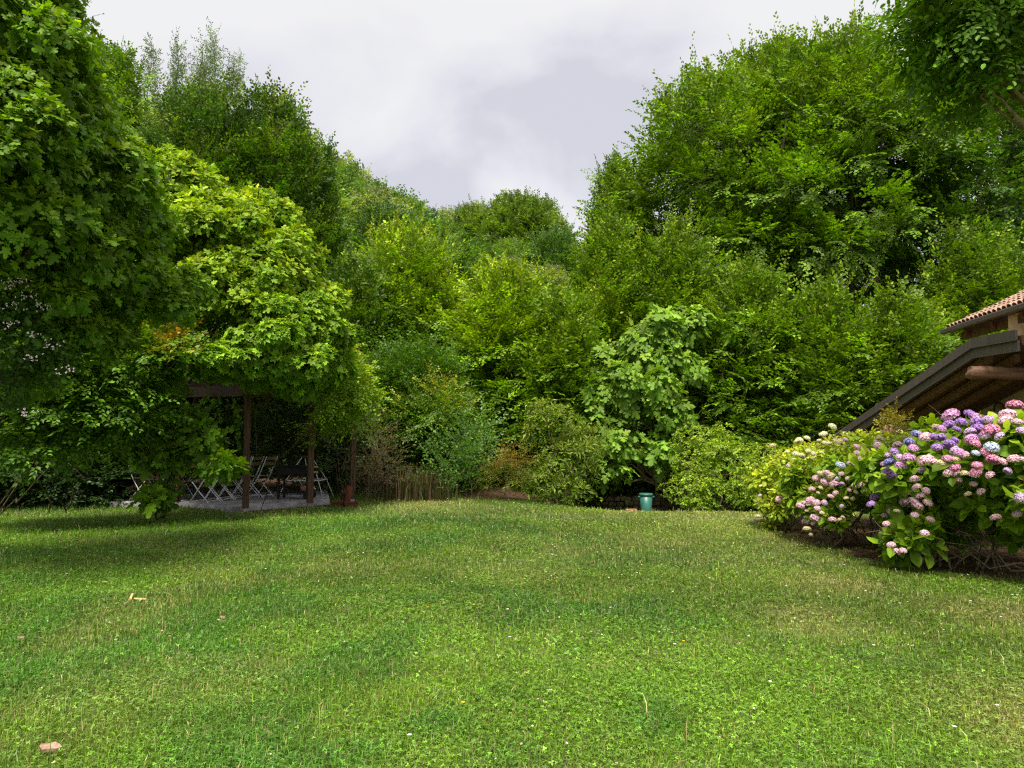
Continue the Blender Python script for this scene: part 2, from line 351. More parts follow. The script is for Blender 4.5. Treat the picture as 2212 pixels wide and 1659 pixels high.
r1 = t.nodes.new('ShaderNodeValToRGB'); r1.color_ramp.elements[0].color = (.035, .030, .014, 1); r1.color_ramp.elements[1].color = (.085, .120, .020, 1)
r1.color_ramp.elements[0].position = .35; r1.color_ramp.elements[1].position = .6
mxg = t.nodes.new('ShaderNodeMath'); mxg.operation = 'MULTIPLY_ADD'; t.links.new(nb_.outputs[0], mxg.inputs[0]); mxg.inputs[1].default_value = .6
mh = t.nodes.new('ShaderNodeMath'); mh.operation = 'MULTIPLY'; t.links.new(na.outputs[0], mh.inputs[0]); mh.inputs[1].default_value = .45; t.links.new(mh.outputs[0], mxg.inputs[2])
t.links.new(mxg.outputs[0], r1.inputs[0]); t.links.new(r1.outputs[0], b.inputs['Base Color']); b.inputs['Roughness'].default_value = .95
bp = t.nodes.new('ShaderNodeBump'); bp.inputs['Strength'].default_value = .6; bp.inputs['Distance'].default_value = .03; t.links.new(nb_.outputs[0], bp.inputs['Height']); t.links.new(bp.outputs[0], b.inputs['Normal'])
xs = np.concatenate([np.linspace(-900, -60, 30), np.linspace(-58, -14, 45), np.linspace(-13.5, 16, 100), np.linspace(17, 60, 30), np.linspace(70, 900, 25)])
ys = np.concatenate([np.linspace(-600, -6, 14), np.linspace(-5, 26, 120), np.linspace(27, 130, 80), np.linspace(140, 1200, 20)])
tag(grid_mesh('ground', xs, ys, m), kind='structure')

def sheet(name, poly, mat, dz, kind='structure', step=.25, noise=.25, seed=3):
    """a thin sheet lying on the ground inside a polygon, ragged edge"""
    poly = np.array(poly); lo, hi = poly.min(0)-.4, poly.max(0)+.4
    X, Y = np.meshgrid(np.arange(lo[0], hi[0], step), np.arange(lo[1], hi[1], step)); ny, nx = X.shape
    jx = X+noise*(vnoise(X, Y, .6, seed)-.5)*2; jy = Y+noise*(vnoise(X, Y, .6, seed+9)-.5)*2
    ins = inside(jx, jy, poly); V = np.stack([X, Y, G(X, Y)+dz], -1).reshape(-1, 3)
    i = np.arange(ny-1)[:, None]*nx; j = np.arange(nx-1)[None]; Fq = np.stack([i+j, i+j+1, i+nx+j+1, i+nx+j], -1).reshape(-1, 4)
    Fq = Fq[ins.ravel()[Fq].sum(1) >= 3]
    return tag(MB().add(V, Fq).build(name, mat, smooth=True), kind=kind)
def inside(x, y, poly):
    c = np.zeros(np.shape(x), bool); n = len(poly)
    for i in range(n):
        x0, y0 = poly[i]; x1, y1 = poly[(i+1) % n]
        if y0 == y1: continue
        c ^= ((y0 > y) != (y1 > y)) & (x < (x1-x0)*(y-y0)/(y1-y0)+x0)
    return c
BED = [(9.5, 6.9), (5.2, 7.75), (4.55, 8.6), (4.35, 10.0), (4.2, 11.6), (4.3, 13.2), (9.5, 13.2)]
SLAB = [(-5.39, 13.98), (-3.93, 15.65), (-4.7, 18.4), (-8.6, 18.6), (-8.3, 15.0), (-6.8, 14.95)]
SOIL2 = [(-5.3, 13.75), (-3.6, 15.45), (-3.9, 16.0), (-5.6, 14.2)]
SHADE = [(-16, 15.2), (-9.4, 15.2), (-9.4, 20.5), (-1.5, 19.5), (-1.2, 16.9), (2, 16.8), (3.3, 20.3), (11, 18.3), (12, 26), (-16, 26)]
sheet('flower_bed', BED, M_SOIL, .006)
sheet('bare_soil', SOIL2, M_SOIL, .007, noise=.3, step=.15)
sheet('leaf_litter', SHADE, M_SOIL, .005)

# ------------------------------------------------------------------ lawn
rng = np.random.default_rng(11)
def lawn_points(n, y0, y1, rng, k=.86, ex=1.3):
    y = np.sqrt(rng.uniform(y0*y0, y1*y1, n)); x = rng.uniform(-1, 1, n)*(k*y+ex)*.93
    ok = ~inside(x, y, np.array(SLAB)) & (x > -15)
    bed = inside(x+.5*(vnoise(x, y, .7, 21)-.5), y+.5*(vnoise(x, y, .7, 22)-.5), np.array(BED)); ok &= ~(bed & (rng.random(n) > .06))
    so = inside(x, y, np.array(SOIL2)); ok &= ~(so & (rng.random(n) > .25))
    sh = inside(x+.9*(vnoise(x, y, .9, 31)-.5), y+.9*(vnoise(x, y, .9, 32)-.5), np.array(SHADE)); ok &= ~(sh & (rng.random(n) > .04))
    x, y = x[ok], y[ok]; return x, y, G(x, y)
def lawn_tint(x, y, rng):
    n = len(x)
    dry = sstep(vnoise(x, y, 1.7, 1)*.55+vnoise(x, y, .55, 3)*.45, .50, .78)
    right = sstep(x-.10*y, -1.5, 3.5)*sstep(y, 6, 13)
    dry = np.clip(dry*.26+right*.55*(0.6+.8*vnoise(x, y, 1.1, 8)), 0, 1)
    for (px, py, pr) in ((2.5, 6.1, .40), (2.9, 4.0, .5), (-4.9, 14.2, .6), (3.3, 7.6, .5), (4.2, 6.3, .5), (-1.9, 15.6, 1.2)):
        dry = np.maximum(dry, .95*np.exp(-((x-px)**2+((y-py)*.8)**2)/pr**2)*(.5+.5*vnoise(x, y, .25, 4)))
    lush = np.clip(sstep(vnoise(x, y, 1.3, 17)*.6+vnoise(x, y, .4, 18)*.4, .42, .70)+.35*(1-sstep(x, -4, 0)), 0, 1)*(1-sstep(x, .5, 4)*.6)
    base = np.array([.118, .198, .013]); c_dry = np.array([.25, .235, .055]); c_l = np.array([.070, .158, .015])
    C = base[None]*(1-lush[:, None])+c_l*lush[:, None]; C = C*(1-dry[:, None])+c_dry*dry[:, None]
    br = sstep(vnoise(x, y, 4.0, 41), .3, .8)[:, None]
    md = sstep(vnoise(x, y, .45, 43)*.6+vnoise(x, y, 1.1, 44)*.4, .3, .7)[:, None]; C = C*(.72+.35*br+.22*md)
    return np.clip(C*np.exp(rng.normal(0, .33, (n, 1)))*np.array([1, 1, 1]), .004, .8), dry, lush
def blades(mb, x, y, z, h, wd, rng, C, bend=.7):
    n = len(x); th = rng.uniform(0, 6.283, n); ax = np.stack([np.cos(th), np.sin(th), np.zeros(n)], 1); ph = th+rng.normal(1.57, .4, n); bx = np.stack([np.cos(ph), np.sin(ph), np.zeros(n)], 1)
    lean = np.abs(rng.normal(.2, bend, n))[:, None]; p = np.stack([x, y, z-.004], 1)
    h = h[:, None]; wd = wd[:, None]
    p1 = p+bx*0+(ax*.35*lean+UP)*h*.55/np.sqrt(1+(.35*lean)**2); p2 = p1+(ax*1.5*lean+UP*np.maximum(.9-.75*lean, -.4))*h*.5
    V = np.stack([p-bx*wd, p+bx*wd, p1+bx*wd*.85, p1-bx*wd*.85, p2], 1); k = np.arange(n)[:, None]*5
    V3 = V.reshape(-1, 3); CC = np.repeat(C, 5, 0)
    mb.add(V3, k+np.array([[0, 1, 2, 3]]), CC); mb.F.append((k+np.array([[3, 2, 4]]))+mb.n-len(V3))
GR = MB()
zones = [(2.6, 5.0, 150000, 110000, 1.0), (5.0, 8.5, 170000, 120000, 1.2), (8.5, 13, 150000, 80000, 1.6), (13, 21, 140000, 50000, 2.1)]
for (y0, y1, nbl, ncl, sc) in zones:
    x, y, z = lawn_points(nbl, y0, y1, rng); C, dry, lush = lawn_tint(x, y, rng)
    straw = rng.random(len(x)) < .07+.3*dry
    C[straw] = np.array([.36, .31, .12])*np.exp(rng.normal(0, .25, (straw.sum(), 1)))
    hh = rng.uniform(.025, .075, len(x))*(1+.3*lush)*(1-.35*dry)*(.8+.2*sc)
    tall = rng.random(len(x)) < .012+.03*sstep(vnoise(x, y, .9, 61), .65, .9); hh[tall] *= 2.0
    blades(GR, x, y, z, hh, rng.uniform(.0014, .0032, len(x))*sc, rng, C)
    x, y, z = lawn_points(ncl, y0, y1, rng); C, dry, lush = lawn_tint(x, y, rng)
    keep = rng.random(len(x)) < (.30+.7*sstep(vnoise(x, y, .8, 71)*.6+vnoise(x, y, .25, 72)*.4, .3, .6))*(1-.7*dry)
    x, y, z, C = x[keep], y[keep], z[keep], C[keep]; n = len(x); th = rng.uniform(0, 6.283, n)
    C = C*np.array([.86, 1.0, 1.05])*np.exp(rng.normal(0, .2, (n, 1)))
    place(GR, CLOVER if sc < 2 else OV4, np.stack([x, y, z+rng.uniform(.008, .055, n)], 1), np.stack([np.cos(th), np.sin(th), rng.normal(0, .2, n)], 1), np.array([0, 0, 1.0])+rng.normal(0, .35, (n, 3)), rng.uniform(.0065, .0135, n)*sc*(1 if sc < 2 else 1.5), C)
# broad plantain-like weeds and taller tufts in front of the pergola
x, y, z = lawn_points(5200, 3.2, 15.5, rng); kp = rng.random(len(x)) < .15+.85*sstep(vnoise(x, y, 1.4, 81), .5, .8)*sstep(3.0-x, 0, 4); x, y, z = x[kp], y[kp], z[kp]
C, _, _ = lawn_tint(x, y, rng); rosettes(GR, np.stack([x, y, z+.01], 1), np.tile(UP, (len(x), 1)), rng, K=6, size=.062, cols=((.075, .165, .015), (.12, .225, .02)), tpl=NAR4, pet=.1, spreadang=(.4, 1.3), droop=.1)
x, y, z = lawn_points(2600, 3, 16, rng); kp = vnoise(x, y, .8, 91) > .66; x, y, z = np.repeat(x[kp], 9), np.repeat(y[kp], 9), np.repeat(z[kp], 9)
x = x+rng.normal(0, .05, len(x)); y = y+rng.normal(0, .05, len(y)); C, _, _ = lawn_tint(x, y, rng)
blades(GR, x, y, z, rng.uniform(.05, .12, len(x)), rng.uniform(.002, .0040, len(x))*(1+y*.05), rng, C*1.25, .8)
tag(GR.build('grass', M_GRASS), 'short green lawn of grass blades and clover leaves', 'lawn', kind='stuff')
FLW = MB()
x, y, z = lawn_points(2600, 3.0, 17, rng); kp = rng.random(len(x)) < .16+.84*sstep(vnoise(x, y, 1.8, 51), .45, .7)*(.35+.65*sstep(x, -1.5, 2)); x, y, z = x[kp], y[kp], z[kp]
n = len(x); pc = np.stack([x, y, z+rng.uniform(.045, .085, n)], 1); s = rng.uniform(.007, .0115, n)*(.9+.045*y)
col = np.where(rng.random((n, 1)) < .7, np.array([[.68, .64, .52]]), np.array([[.62, .42, .36]]))
for k in range(7):
    th = rng.uniform(0, 6.283, n); d = unit(np.stack([np.cos(th), np.sin(th), rng.uniform(.1, 1.2, n)], 1))
    place(FLW, OV4, pc, d, rng.normal(0, 1, (n, 3)), s, col*np.exp(rng.normal(0, .12, (n, 1))))
x, y, z = lawn_points(60, 3.2, 12, rng); n = len(x); col = np.where(rng.random((n, 1)) < .6, np.array([[.80, .80, .80]]), np.array([[.75, .50, .02]]))
for k in range(8):
    th = np.full(n, k*math.pi/4); place(FLW, OV4, np.stack([x, y, z+.07], 1), np.stack([np.cos(th), np.sin(th), np.full(n, .1)], 1), np.tile(UP, (n, 1)), .013, col)
tag(FLW.build('clover_flowers', M_PETAL), 'tiny white clover and daisy flowers dotted over the lawn', 'lawn flowers', kind='stuff')

# ------------------------------------------------------------------ trees
def crown_blobs(rng, base, H, R, z0, nb, prof, lean=(0, 0), rb=(.26, .42), flat=.75, core=True, qr=(.75, 1.08)):
    """ellipsoid clumps spread over a crown profile"""
    bl = []; base = np.array(base, float); ga = rng.uniform(0, 6.28)
    hs, rs = zip(*prof)
    for i in range(nb):
        h = (i+.5)/nb; h = h**.85; th = ga+i*2.39996+rng.normal(0, .25)
        r = np.interp(h, hs, rs)*R; br = R*rng.uniform(*rb)*(.55+.45*np.interp(h, hs, rs))
        q = max(r-br*.75, 0)*rng.uniform(*qr)
        c = base+np.array([math.cos(th)*q+lean[0]*h, math.sin(th)*q+lean[1]*h, z0+(H-z0)*h-(br*flat*.5 if h > .85 else 0)])
        bl.append((c, np.array([br, br, br*flat])))
    if core:
        for h in np.linspace(.12, .82, 5):
            r = np.interp(h, hs, rs)*R*.55; bl.append((base+np.array([lean[0]*h, lean[1]*h, z0+(H-z0)*h]), np.array([r, r, (H-z0)*.16])))
    return bl
P_OVAL = [(0, .55), (.2, .9), (.45, 1), (.7, .85), (.9, .5), (1, .22)]
P_CONE = [(0, .9), (.2, 1), (.5, .8), (.75, .55), (.92, .28), (1, .1)]
P_DOME = [(0, .75), (.3, 1), (.6, .95), (.85, .7), (1, .4)]
P_BUSH = [(0, .9), (.3, 1), (.6, .85), (.85, .55), (1, .25)]

def trunk_mesh(mb, base, blobs, H, r0, rng, stems=1, k=7, ncore=5, kids=True):
    base = np.array(base, float); tops = []
    for s in range(stems):
        off = np.array([rng.normal(0, .25), rng.normal(0, .25), 0])*(stems > 1); tp = base+off*5+np.array([rng.normal(0, .3), rng.normal(0, .3), H*.86])
        q, r = limb(base+off-np.array([0, 0, .15]), tp, r0, r0*.12, rng, 12, 0, .03); r[0] *= 1.35; mb.tube(q, r, k); tops.append((q, r))
    for (c, rr) in blobs[:len(blobs)-ncore]:
        q, r = tops[rng.integers(len(tops))]; i = int(np.clip(np.searchsorted(q[:, 2], c[2]-.35*np.linalg.norm((c-base)[:2])-.6), 2, len(q)-2))
        l, lr = limb(q[i], c, max(r[i]*.5, .02), .012, rng, 7, .06, .10); mb.tube(l, lr, 5, cap=False)
        for _ in range(3):
            if not kids: break
            e = c+sph(rng, 1)[0]*rr*.8; l2, r2 = limb(l[4], e, max(lr[4]*.6, .01), .006, rng, 5, .04, .1); mb.tube(l2, r2, 4, cap=False)

def tree(name, label, cat, u, vtop, d, hw, seed, cols=G_MID, tip=YEL, tipamt=.5, z0=None, prof=P_OVAL, nb=34, ncl=1000, size=.13, L0=.55, K=6, Mm=6, stems=1, r0=.16, flat=.52, group=None, tpl=OV4, zb=None, inner=.5, core=True, qr=(.75, 1.08), up=.10, rb=(.24, .40), mat=None, dir_up=.0, lo=.80, droop=.15):
    ncl = int(ncl*1.8)
    rng = np.random.default_rng(seed)
    top = P(u, vtop, d); gz = Gz(top[0], d) if zb is None else zb; H = top[2]-gz; R = hw*d/F
    root = thing(name, label, cat, (top[0], d, gz), group=group)
    z0 = H*.06 if z0 is None else z0
    bl = crown_blobs(rng, (0, 0, 0), H-L0*.35, R, z0, nb, prof, rb=rb, flat=flat, core=core, qr=qr)
    mb = MB(); trunk_mesh(mb, (0, 0, 0), bl, H, r0, rng, stems, ncore=5 if core else 0); mb.build('trunk', M_BARK, root, smooth=True)
    c, o, k = shell(bl, ncl*3, rng, lo=.94, hi=1.10, reject=.86, upb=.25); q_ = thin(c, L0*(.80 if core else .92), rng); c, o, k = c[q_], o[q_], k[q_]
    ci, oi, ki = shell(bl, int(ncl*inner), rng, lo=.35, hi=.72, reject=.2, upb=.1); nout = len(c)
    c, o, k = np.vstack([c, ci]), np.vstack([o, oi]), np.concatenate([k, ki])
    ctr = np.array([0, 0, z0+(H-z0)*.45]); outw = c-ctr; outw[:, 2] *= R/(H*.5); od = unit(outw)
    dirs = unit(o*.7+od*.6+UP*up)
    hrel = np.clip((c[:, 2]-z0)/(H-z0), 0, 1)
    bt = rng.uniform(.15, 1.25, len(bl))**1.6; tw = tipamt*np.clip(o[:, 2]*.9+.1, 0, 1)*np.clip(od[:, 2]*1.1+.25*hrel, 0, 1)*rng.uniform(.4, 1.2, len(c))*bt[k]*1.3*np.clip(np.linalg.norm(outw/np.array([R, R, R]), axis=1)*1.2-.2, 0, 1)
    # leading shoots at the top
    topm = (hrel > .8) & (od[:, 2] > .3); dirs[topm] = unit(dirs[topm]+UP*.6)
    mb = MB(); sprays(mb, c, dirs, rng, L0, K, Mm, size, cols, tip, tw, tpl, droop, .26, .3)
    nl = max(12, ncl//30); cand = np.where(od[:nout, 2] > .15)[0]
    if len(cand):
        s = rng.choice(cand, min(nl, len(cand)), replace=False); sprays(mb, c[s]+o[s]*L0*.3, unit(UP*1.6+o[s]*.5+rng.normal(0, .25, (len(s), 3))), rng, L0*1.15, 4, Mm+1, size*.95, cols, tip, np.full(len(s), tipamt*1.1), tpl, 0.0)
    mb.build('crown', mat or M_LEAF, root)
    return root

HB = 'hornbeam'
# big trees on the right
GT = 'tall hornbeams behind the stone wall'
kw = dict(ncl=2500, nb=64, r0=.2, prof=P_DOME, rb=(.15, .30), L0=.62, core=False, inner=.22, size=.15, flat=.46, droop=.28, up=.0, qr=(.62, 1.12))
tree('hornbeam_tree', 'tall hornbeam with a rounded yellowish top, forming the left shoulder of the big group', 'tree', 1545, 190, 27, 225, 101, stems=3, z0=4.2, tipamt=.45, **kw)
tree('hornbeam_tree', 'tallest hornbeam, multi-stemmed with sky showing between its bare stems', 'tree', 1800, 112, 26, 235, 102, stems=4, z0=7.6, tipamt=.5, **kw)
tree('hornbeam_tree', 'hornbeam bridging the rounded left shoulder and the tallest crown', 'tree', 1670, 135, 28.5, 190, 127, stems=3, z0=8.2, tipamt=.5, **kw)
tree('hornbeam_tree', 'broad dark hornbeam standing behind the tiled roof', 'tree', 2070, 130, 25, 190, 103, cols=G_DARK, tipamt=.4, stems=3, z0=3.0, **kw)
tree('hornbeam_tree', 'pale green hornbeam at the right edge beyond the roof', 'tree', 2290, 250, 29, 190, 104, cols=G_BLUE, tipamt=.3, z0=2, ncl=1100, nb=34, size=.16, r0=.2)
tree('hornbeam_tree', 'slim hornbeam with ragged spires at the left foot of the tall group', 'tree', 1330, 355, 29, 105, 105, cols=G_MID, tipamt=.4, stems=2, z0=3, ncl=900, nb=34, prof=P_CONE)
tree('hornbeam_tree', 'bushy hornbeam with bright yellow tips in front of the ragged spires', 'tree', 1320, 490, 23, 125, 106, cols=G_MID, tipamt=.8, ncl=1300, nb=40, prof=P_CONE)
tree('hornbeam_tree', 'hornbeam with bright yellow-green crown in the middle of the tree wall', 'tree', 1090, 605, 21.5, 125, 107, cols=G_BRIGHT, tipamt=.9, ncl=1250, nb=38, prof=P_DOME)
tree('hornbeam_tree', 'bright feathery hornbeam with upright shoots left of the middle', 'tree', 870, 520, 23, 135, 108, cols=G_BRIGHT, tipamt=.95, ncl=1350, nb=42, prof=P_DOME)
tree('hornbeam_tree', 'shaded dark hornbeam between the bright feathery one and the pergola', 'tree', 760, 590, 21, 95, 109, cols=G_DARK, tipamt=.25, ncl=1000, nb=34, prof=P_OVAL)
tree('hornbeam_tree', 'tall dark hornbeam with yellow spires rising behind the pergola', 'tree', 440, 205, 24, 135, 110, cols=G_DARK, tipamt=.6, ncl=1500, nb=44, prof=P_DOME, flat=.9, up=.4)
tree('hornbeam_tree', 'tall dark hornbeam whose right flank borders the sky over the valley', 'tree', 590, 215, 25, 120, 111, cols=G_DARK, tipamt=.55, ncl=1500, nb=44, prof=P_DOME, flat=.9, up=.4)
tree('hornbeam_tree', 'lower dark hornbeam stepping down beside the tall pair', 'tree', 690, 320, 27, 80, 112, cols=G_DARK, tipamt=.45, ncl=900, nb=32, prof=P_CONE, up=.5)
tree('hornbeam_tree', 'dark tree with drooping tips against the sky in the upper left', 'tree', 110, -110, 19, 100, 113, cols=G_DARK, tipamt=.1, ncl=1100, nb=38, prof=P_CONE)
tree('hornbeam_tree', 'green tree between the upper left dark tree and the hill ridge', 'tree', 235, 112, 28, 110, 114, cols=G_MID, tipamt=.2, ncl=1000, nb=36, prof=P_DOME)
# understorey in front of the tall group
tree('hornbeam_tree', 'young hornbeam thicket beneath the bare stems, right of the fig', 'tree', 1610, 600, 20.5, 120, 121, cols=G_MID, tipamt=.35, ncl=1050, nb=34, prof=P_BUSH)
tree('hornbeam_tree', 'arching hornbeam shrub with pointed leader above the grey roof edge', 'tree', 1775, 645, 19.5, 125, 122, cols=G_MID, tipamt=.4, ncl=1150, nb=36, prof=P_BUSH)
tree('hornbeam_tree', 'shaded hornbeam shrub directly behind the grey metal roof edge', 'tree', 1940, 655, 19, 105, 123, cols=G_MID, tipamt=.3, ncl=1000, nb=32, prof=P_BUSH)
tree('hornbeam_tree', 'sunlit hornbeam sapling above the tiled roof', 'tree', 2110, 520, 22, 120, 124, cols=G_MID, tipamt=.6, ncl=1050, nb=34, prof=P_DOME)
tree('hornbeam_tree', 'mid-height hornbeam filling the gap below the yellow tips, left of the pale fig', 'tree', 1215, 655, 20, 90, 125, cols=G_MID, tipamt=.4, ncl=900, nb=30, prof=P_BUSH)
tree('hornbeam_tree', 'small bright hornbeam bush above the pale fig', 'tree', 1460, 500, 22.5, 115, 126, cols=G_MID, tipamt=.5, ncl=1000, nb=32, prof=P_BUSH)

# hillside wood
def hill_proto(seed, cols, prof, tip, tipamt, size=.22, nb=34, ncl=1500, flat=.55):
    rng = np.random.default_rng(seed); root = thing('hillside_tree', 'x', 'tree')
    bl = crown_blobs(rng, (0, 0, 0), 10, 3.6, 1.0, nb, prof, flat=flat)
    mb = MB(); trunk_mesh(mb, (0, 0, 0), bl, 10, .2, rng, 1, 5, kids=False); mb.build('trunk', M_BARK, root)
    c, o, k = shell(bl, ncl, rng, lo=.7, reject=.6); od = unit(c-np.array([0, 0, 4.5]))
    mb = MB(); sprays(mb, c, unit(o+od*.5+UP*.15), rng, .6, 5, 4, size, cols, tip, tipamt*np.clip(od[:, 2], 0, 1)*rng.random(len(c)), OV4, .1, .3, .3)
    mb.build('crown', M_LEAF, root); return root
protos = [hill_proto(301, ((.10, .19, .028), (.17, .26, .045)), P_DOME, (.28, .34, .06), .5),
          hill_proto(302, ((.075, .155, .022), (.12, .20, .035)), P_OVAL, (.2, .3, .05), .4),
          hill_proto(303, ((.055, .115, .022), (.09, .16, .03)), P_CONE, (.12, .2, .04), .3),
          hill_proto(304, ((.14, .19, .055), (.22, .26, .085)), P_DOME, (.3, .33, .1), .4)]
HL = ['rounded light green tree of the wooded hillside', 'oval mid-green tree of the wooded hillside', 'pointed dark green tree of the wooded hillside', 'dull olive tree of the wooded hillside']
sku = [-400, 0, 170, 250, 330, 520, 600, 700, 760, 820, 900, 960, 1000, 1060, 1180, 1230, 1300, 1400]
skv = [-60, 20, 90, 130, 160, 205, 275, 300, 332, 352, 402, 452, 470, 480, 500, 520, 600, 700]
rng = np.random.default_rng(77); used = [False]*4; hn = 0
for ri, (d, stepu) in enumerate(((38, 150), (48, 120), (60, 95), (74, 75), (90, 60), (110, 55))):
    for u in np.arange(-120 if ri < 3 else 500, 1290, stepu):
        u = u+rng.uniform(-.3, .3)*stepu; dd = d*rng.uniform(.94, 1.06); x = (u-1106)/F*dd; gz = Gz(x, dd)
        lim = P(u, np.interp(u, sku, skv)+rng.uniform(0, 22)+(0 if ri >= 4 or (u < 700 and ri >= 2) else 18*(5-ri)), dd)[2]
        H = min(rng.uniform(9.5, 13.5), lim-gz)
        if H < 4.5: continue
        k = rng.integers(4)
        if not used[k]: o = protos[k]; used[k] = True
        else: o = copy_tree(protos[k])
        o.location = (x, dd, gz); s = H/10; sr = max(s, .75)*rng.uniform(.9, 1.2); o.scale = (sr, sr, s); o.rotation_euler = (0, 0, rng.uniform(0, 6.28)); o['label'] = HL[k]; o['group'] = HL[k].replace(' tree of', ' trees of'); hn += 1
print('hill trees', hn)
tree('ridge_tree', 'large round dark tree in the saddle of the hill, right end of the wooded ridge', 'tree', 1125, 440, 78, 105, 131, cols=((.085, .155, .018), (.145, .215, .028)), tip=(.25, .3, .05), tipamt=.5, ncl=1400, nb=40, size=.24, L0=.8, prof=P_DOME)
tree('ridge_tree', 'lower spreading tree leaning against the left side of the round saddle tree', 'tree', 1035, 458, 82, 85, 133, cols=((.09, .16, .02), (.15, .22, .03)), tip=(.25, .3, .05), tipamt=.4, ncl=1000, nb=34, size=.24, L0=.8, prof=P_DOME)
tree('ridge_tree', 'rounded tree at the foot of the saddle beside the ragged hornbeam spires', 'tree', 1200, 510, 62, 60, 132, cols=((.06, .13, .025), (.10, .18, .035)), tipamt=.1, ncl=800, nb=30, size=.22, L0=.8, prof=P_DOME)
for i, (u, v, hw, lab) in enumerate(((328, 82, 28, 'slender wispy poplar standing leftmost on the ridge'), (386, 95, 24, 'small wispy poplar between the two taller ridge poplars'), (438, 95, 34, 'wispy poplar touching the tallest ridge poplar'), (462, 62, 32, 'tallest wispy poplar on the ridge'), (508, 120, 34, 'last wispy poplar at the right end of the ridge row'))):
    tree('poplar_tree', lab, 'tree', u, v, 58+i, hw, 140+i, cols=GREYG, tip=(.22, .26, .1), tipamt=.2, ncl=230, nb=34, size=.17, L0=.8, K=4, Mm=5, prof=P_CONE, rb=(.2, .34), flat=1.2, up=.6, r0=.12, group='wispy poplars on the ridge')

# ------------------------------------------------------------------ broad-leaved masses on the left
def bush(name, label, cat, blobs, n, seed, style, cols, tip=None, tipamt=0.0, mat=None, part='foliage', stems=None, loc=None, lo=.7, reject=.6, upd=.3, zlow=-.75, group=None, stemmat=None, extra=None, tipfn=None, rstem=.03, nstem=None, lump=6, hi=1.06, **kw):
    rng = np.random.default_rng(seed)
    if lump:
        sub = []
        for (c_, r_) in blobs:
            sub.append((c_, r_*.82))
            for _ in range(lump):
                dd = sph(rng, 1)[0]; sub.append((c_+dd*r_*rng.uniform(.65, .95), r_*rng.uniform(.25, .5)))
        blobs_s = sub
    else: blobs_s = blobs
    base = np.mean([b[0] for b in blobs], 0) if loc is None else np.array(loc, float)
    gz = Gz(base[0], base[1]); root = thing(name, label, cat, (base[0], base[1], gz), group=group); off = np.array([base[0], base[1], gz])
    c, o, k = shell(blobs_s, n, rng, lo=lo, hi=hi, reject=reject, zlow=zlow); o = unit(o+UP*upd)
    tw = tipamt*np.clip(o[:, 2]*.9+.2, 0, 1)*rng.uniform(.1, 1.2, len(c))
    if tipfn is not None: tw = tipfn(c, tw, rng)
    mb = MB(); (sprays if style == 's' else rosettes)(mb, c-off, o, rng, cols=cols, tip=tip, tipw=tw, **kw)
    mb.build(part, mat or M_LEAF_BIG, root)
    sb = MB(); nst = len(blobs) if nstem is None else nstem
    roots = stems if stems is not None else [np.array([base[0], base[1], gz-.1])]
    for i in range(nst):
        b = blobs[i % len(blobs)]; e = b[0]+sph(rng, 1)[0]*b[1]*(.2 if i < len(blobs) else .75)
        r = np.array(roots[i % len(roots)], float)+np.array([rng.normal(0, .08), rng.normal(0, .08), 0])
        q, rr = limb(r, e, rstem, rstem*.25, rng, 9, .05, .12); sb.tube(q-off, rr, 5, cap=False)
        for _ in range(4):
            e2 = e+sph(rng, 1)[0]*b[1]*.9; q2, r2 = limb(q[rng.integers(4, 9)], e2, rstem*.4, rstem*.12, rng, 6, .05, .12); sb.tube(q2-off, r2, 4, cap=False)
    sb.build('stem', stemmat or M_BARK, root, smooth=True)
    return root, off, rng

figL = [B(40, 60, 8.6, 95, 130, 1.1), B(130, 230, 9.2, 115, 120, 1.1), B(30, 330, 8.4, 130, 150, 1.0), B(190, 400, 9.8, 130, 130, 1.1), B(80, 520, 9, 150, 110, 1.0), B(30, -120, 9, 110, 140, 1.2), B(-150, 200, 9, 180, 330, 1.3), B(230, 560, 10.4, 120, 90, .9), B(-100, 560, 9, 150, 200, 1)]
figL += [B(60, 640, 9.6, 110, 70, .7), B(210, 660, 10.8, 100, 60, .7), B(270, 480, 11, 90, 90, .8), B(330, 640, 12, 90, 80, .7), B(60, 800, 10.4, 90, 50, .5), B(190, 720, 10.6, 80, 60, .6)]
figL = [(np.array([c_[0]*.78, c_[1]*.78, CAMZ+(c_[2]-CAMZ)*.78]), r_*np.array([.78, .85, .78])) for c_, r_ in figL]
bush('fig_tree', 'large near fig tree of broad lobed leaves filling the left edge up to the top', 'tree', figL, 8200, 401, 'r', FIGC, FIGT, .75, loc=(-8.2, 9.0, 0), stems=[(-8.2, 9.0, 0), (-8.0, 9.2, 0)], rstem=.06, hi=1.2, njit=.45, K=6, size=.092, lo=.6, upd=.35, droop=.12, zlow=-.7, nstem=9)
FIGM_C = ((.105, .215, .008), (.190, .310, .012))
figM = [B(640, 560, 14, 50, 60, .8), B(560, 470, 14, 70, 70, .9), B(690, 660, 14.4, 55, 70, .8), B(400, 450, 13.6, 120, 110, 1.2), B(500, 520, 13.4, 110, 110, 1.2), B(330, 560, 13, 130, 110, 1.1), B(590, 610, 13.2, 100, 90, 1.1), B(470, 640, 12.8, 150, 90, 1.0), B(340, 690, 12.6, 110, 90, .9), B(600, 700, 13, 90, 60, .9), B(300, 420, 13.4, 80, 90, 1)]
bush('fig_tree', 'spreading fig tree on top of the pergola with sunlit yellow-green upper leaves', 'tree', figM, 8800, 402, 'r', FIGM_C, (.38, .42, .015), .9, loc=(-6.6, 15.6, 0), stems=[(-9.9, 17.2, 0), (-9.7, 17.4, 0)], rstem=.07, hi=1.15, njit=.42, K=6, size=.105, droop=.12, lo=.6, upd=.4, zlow=-.5)
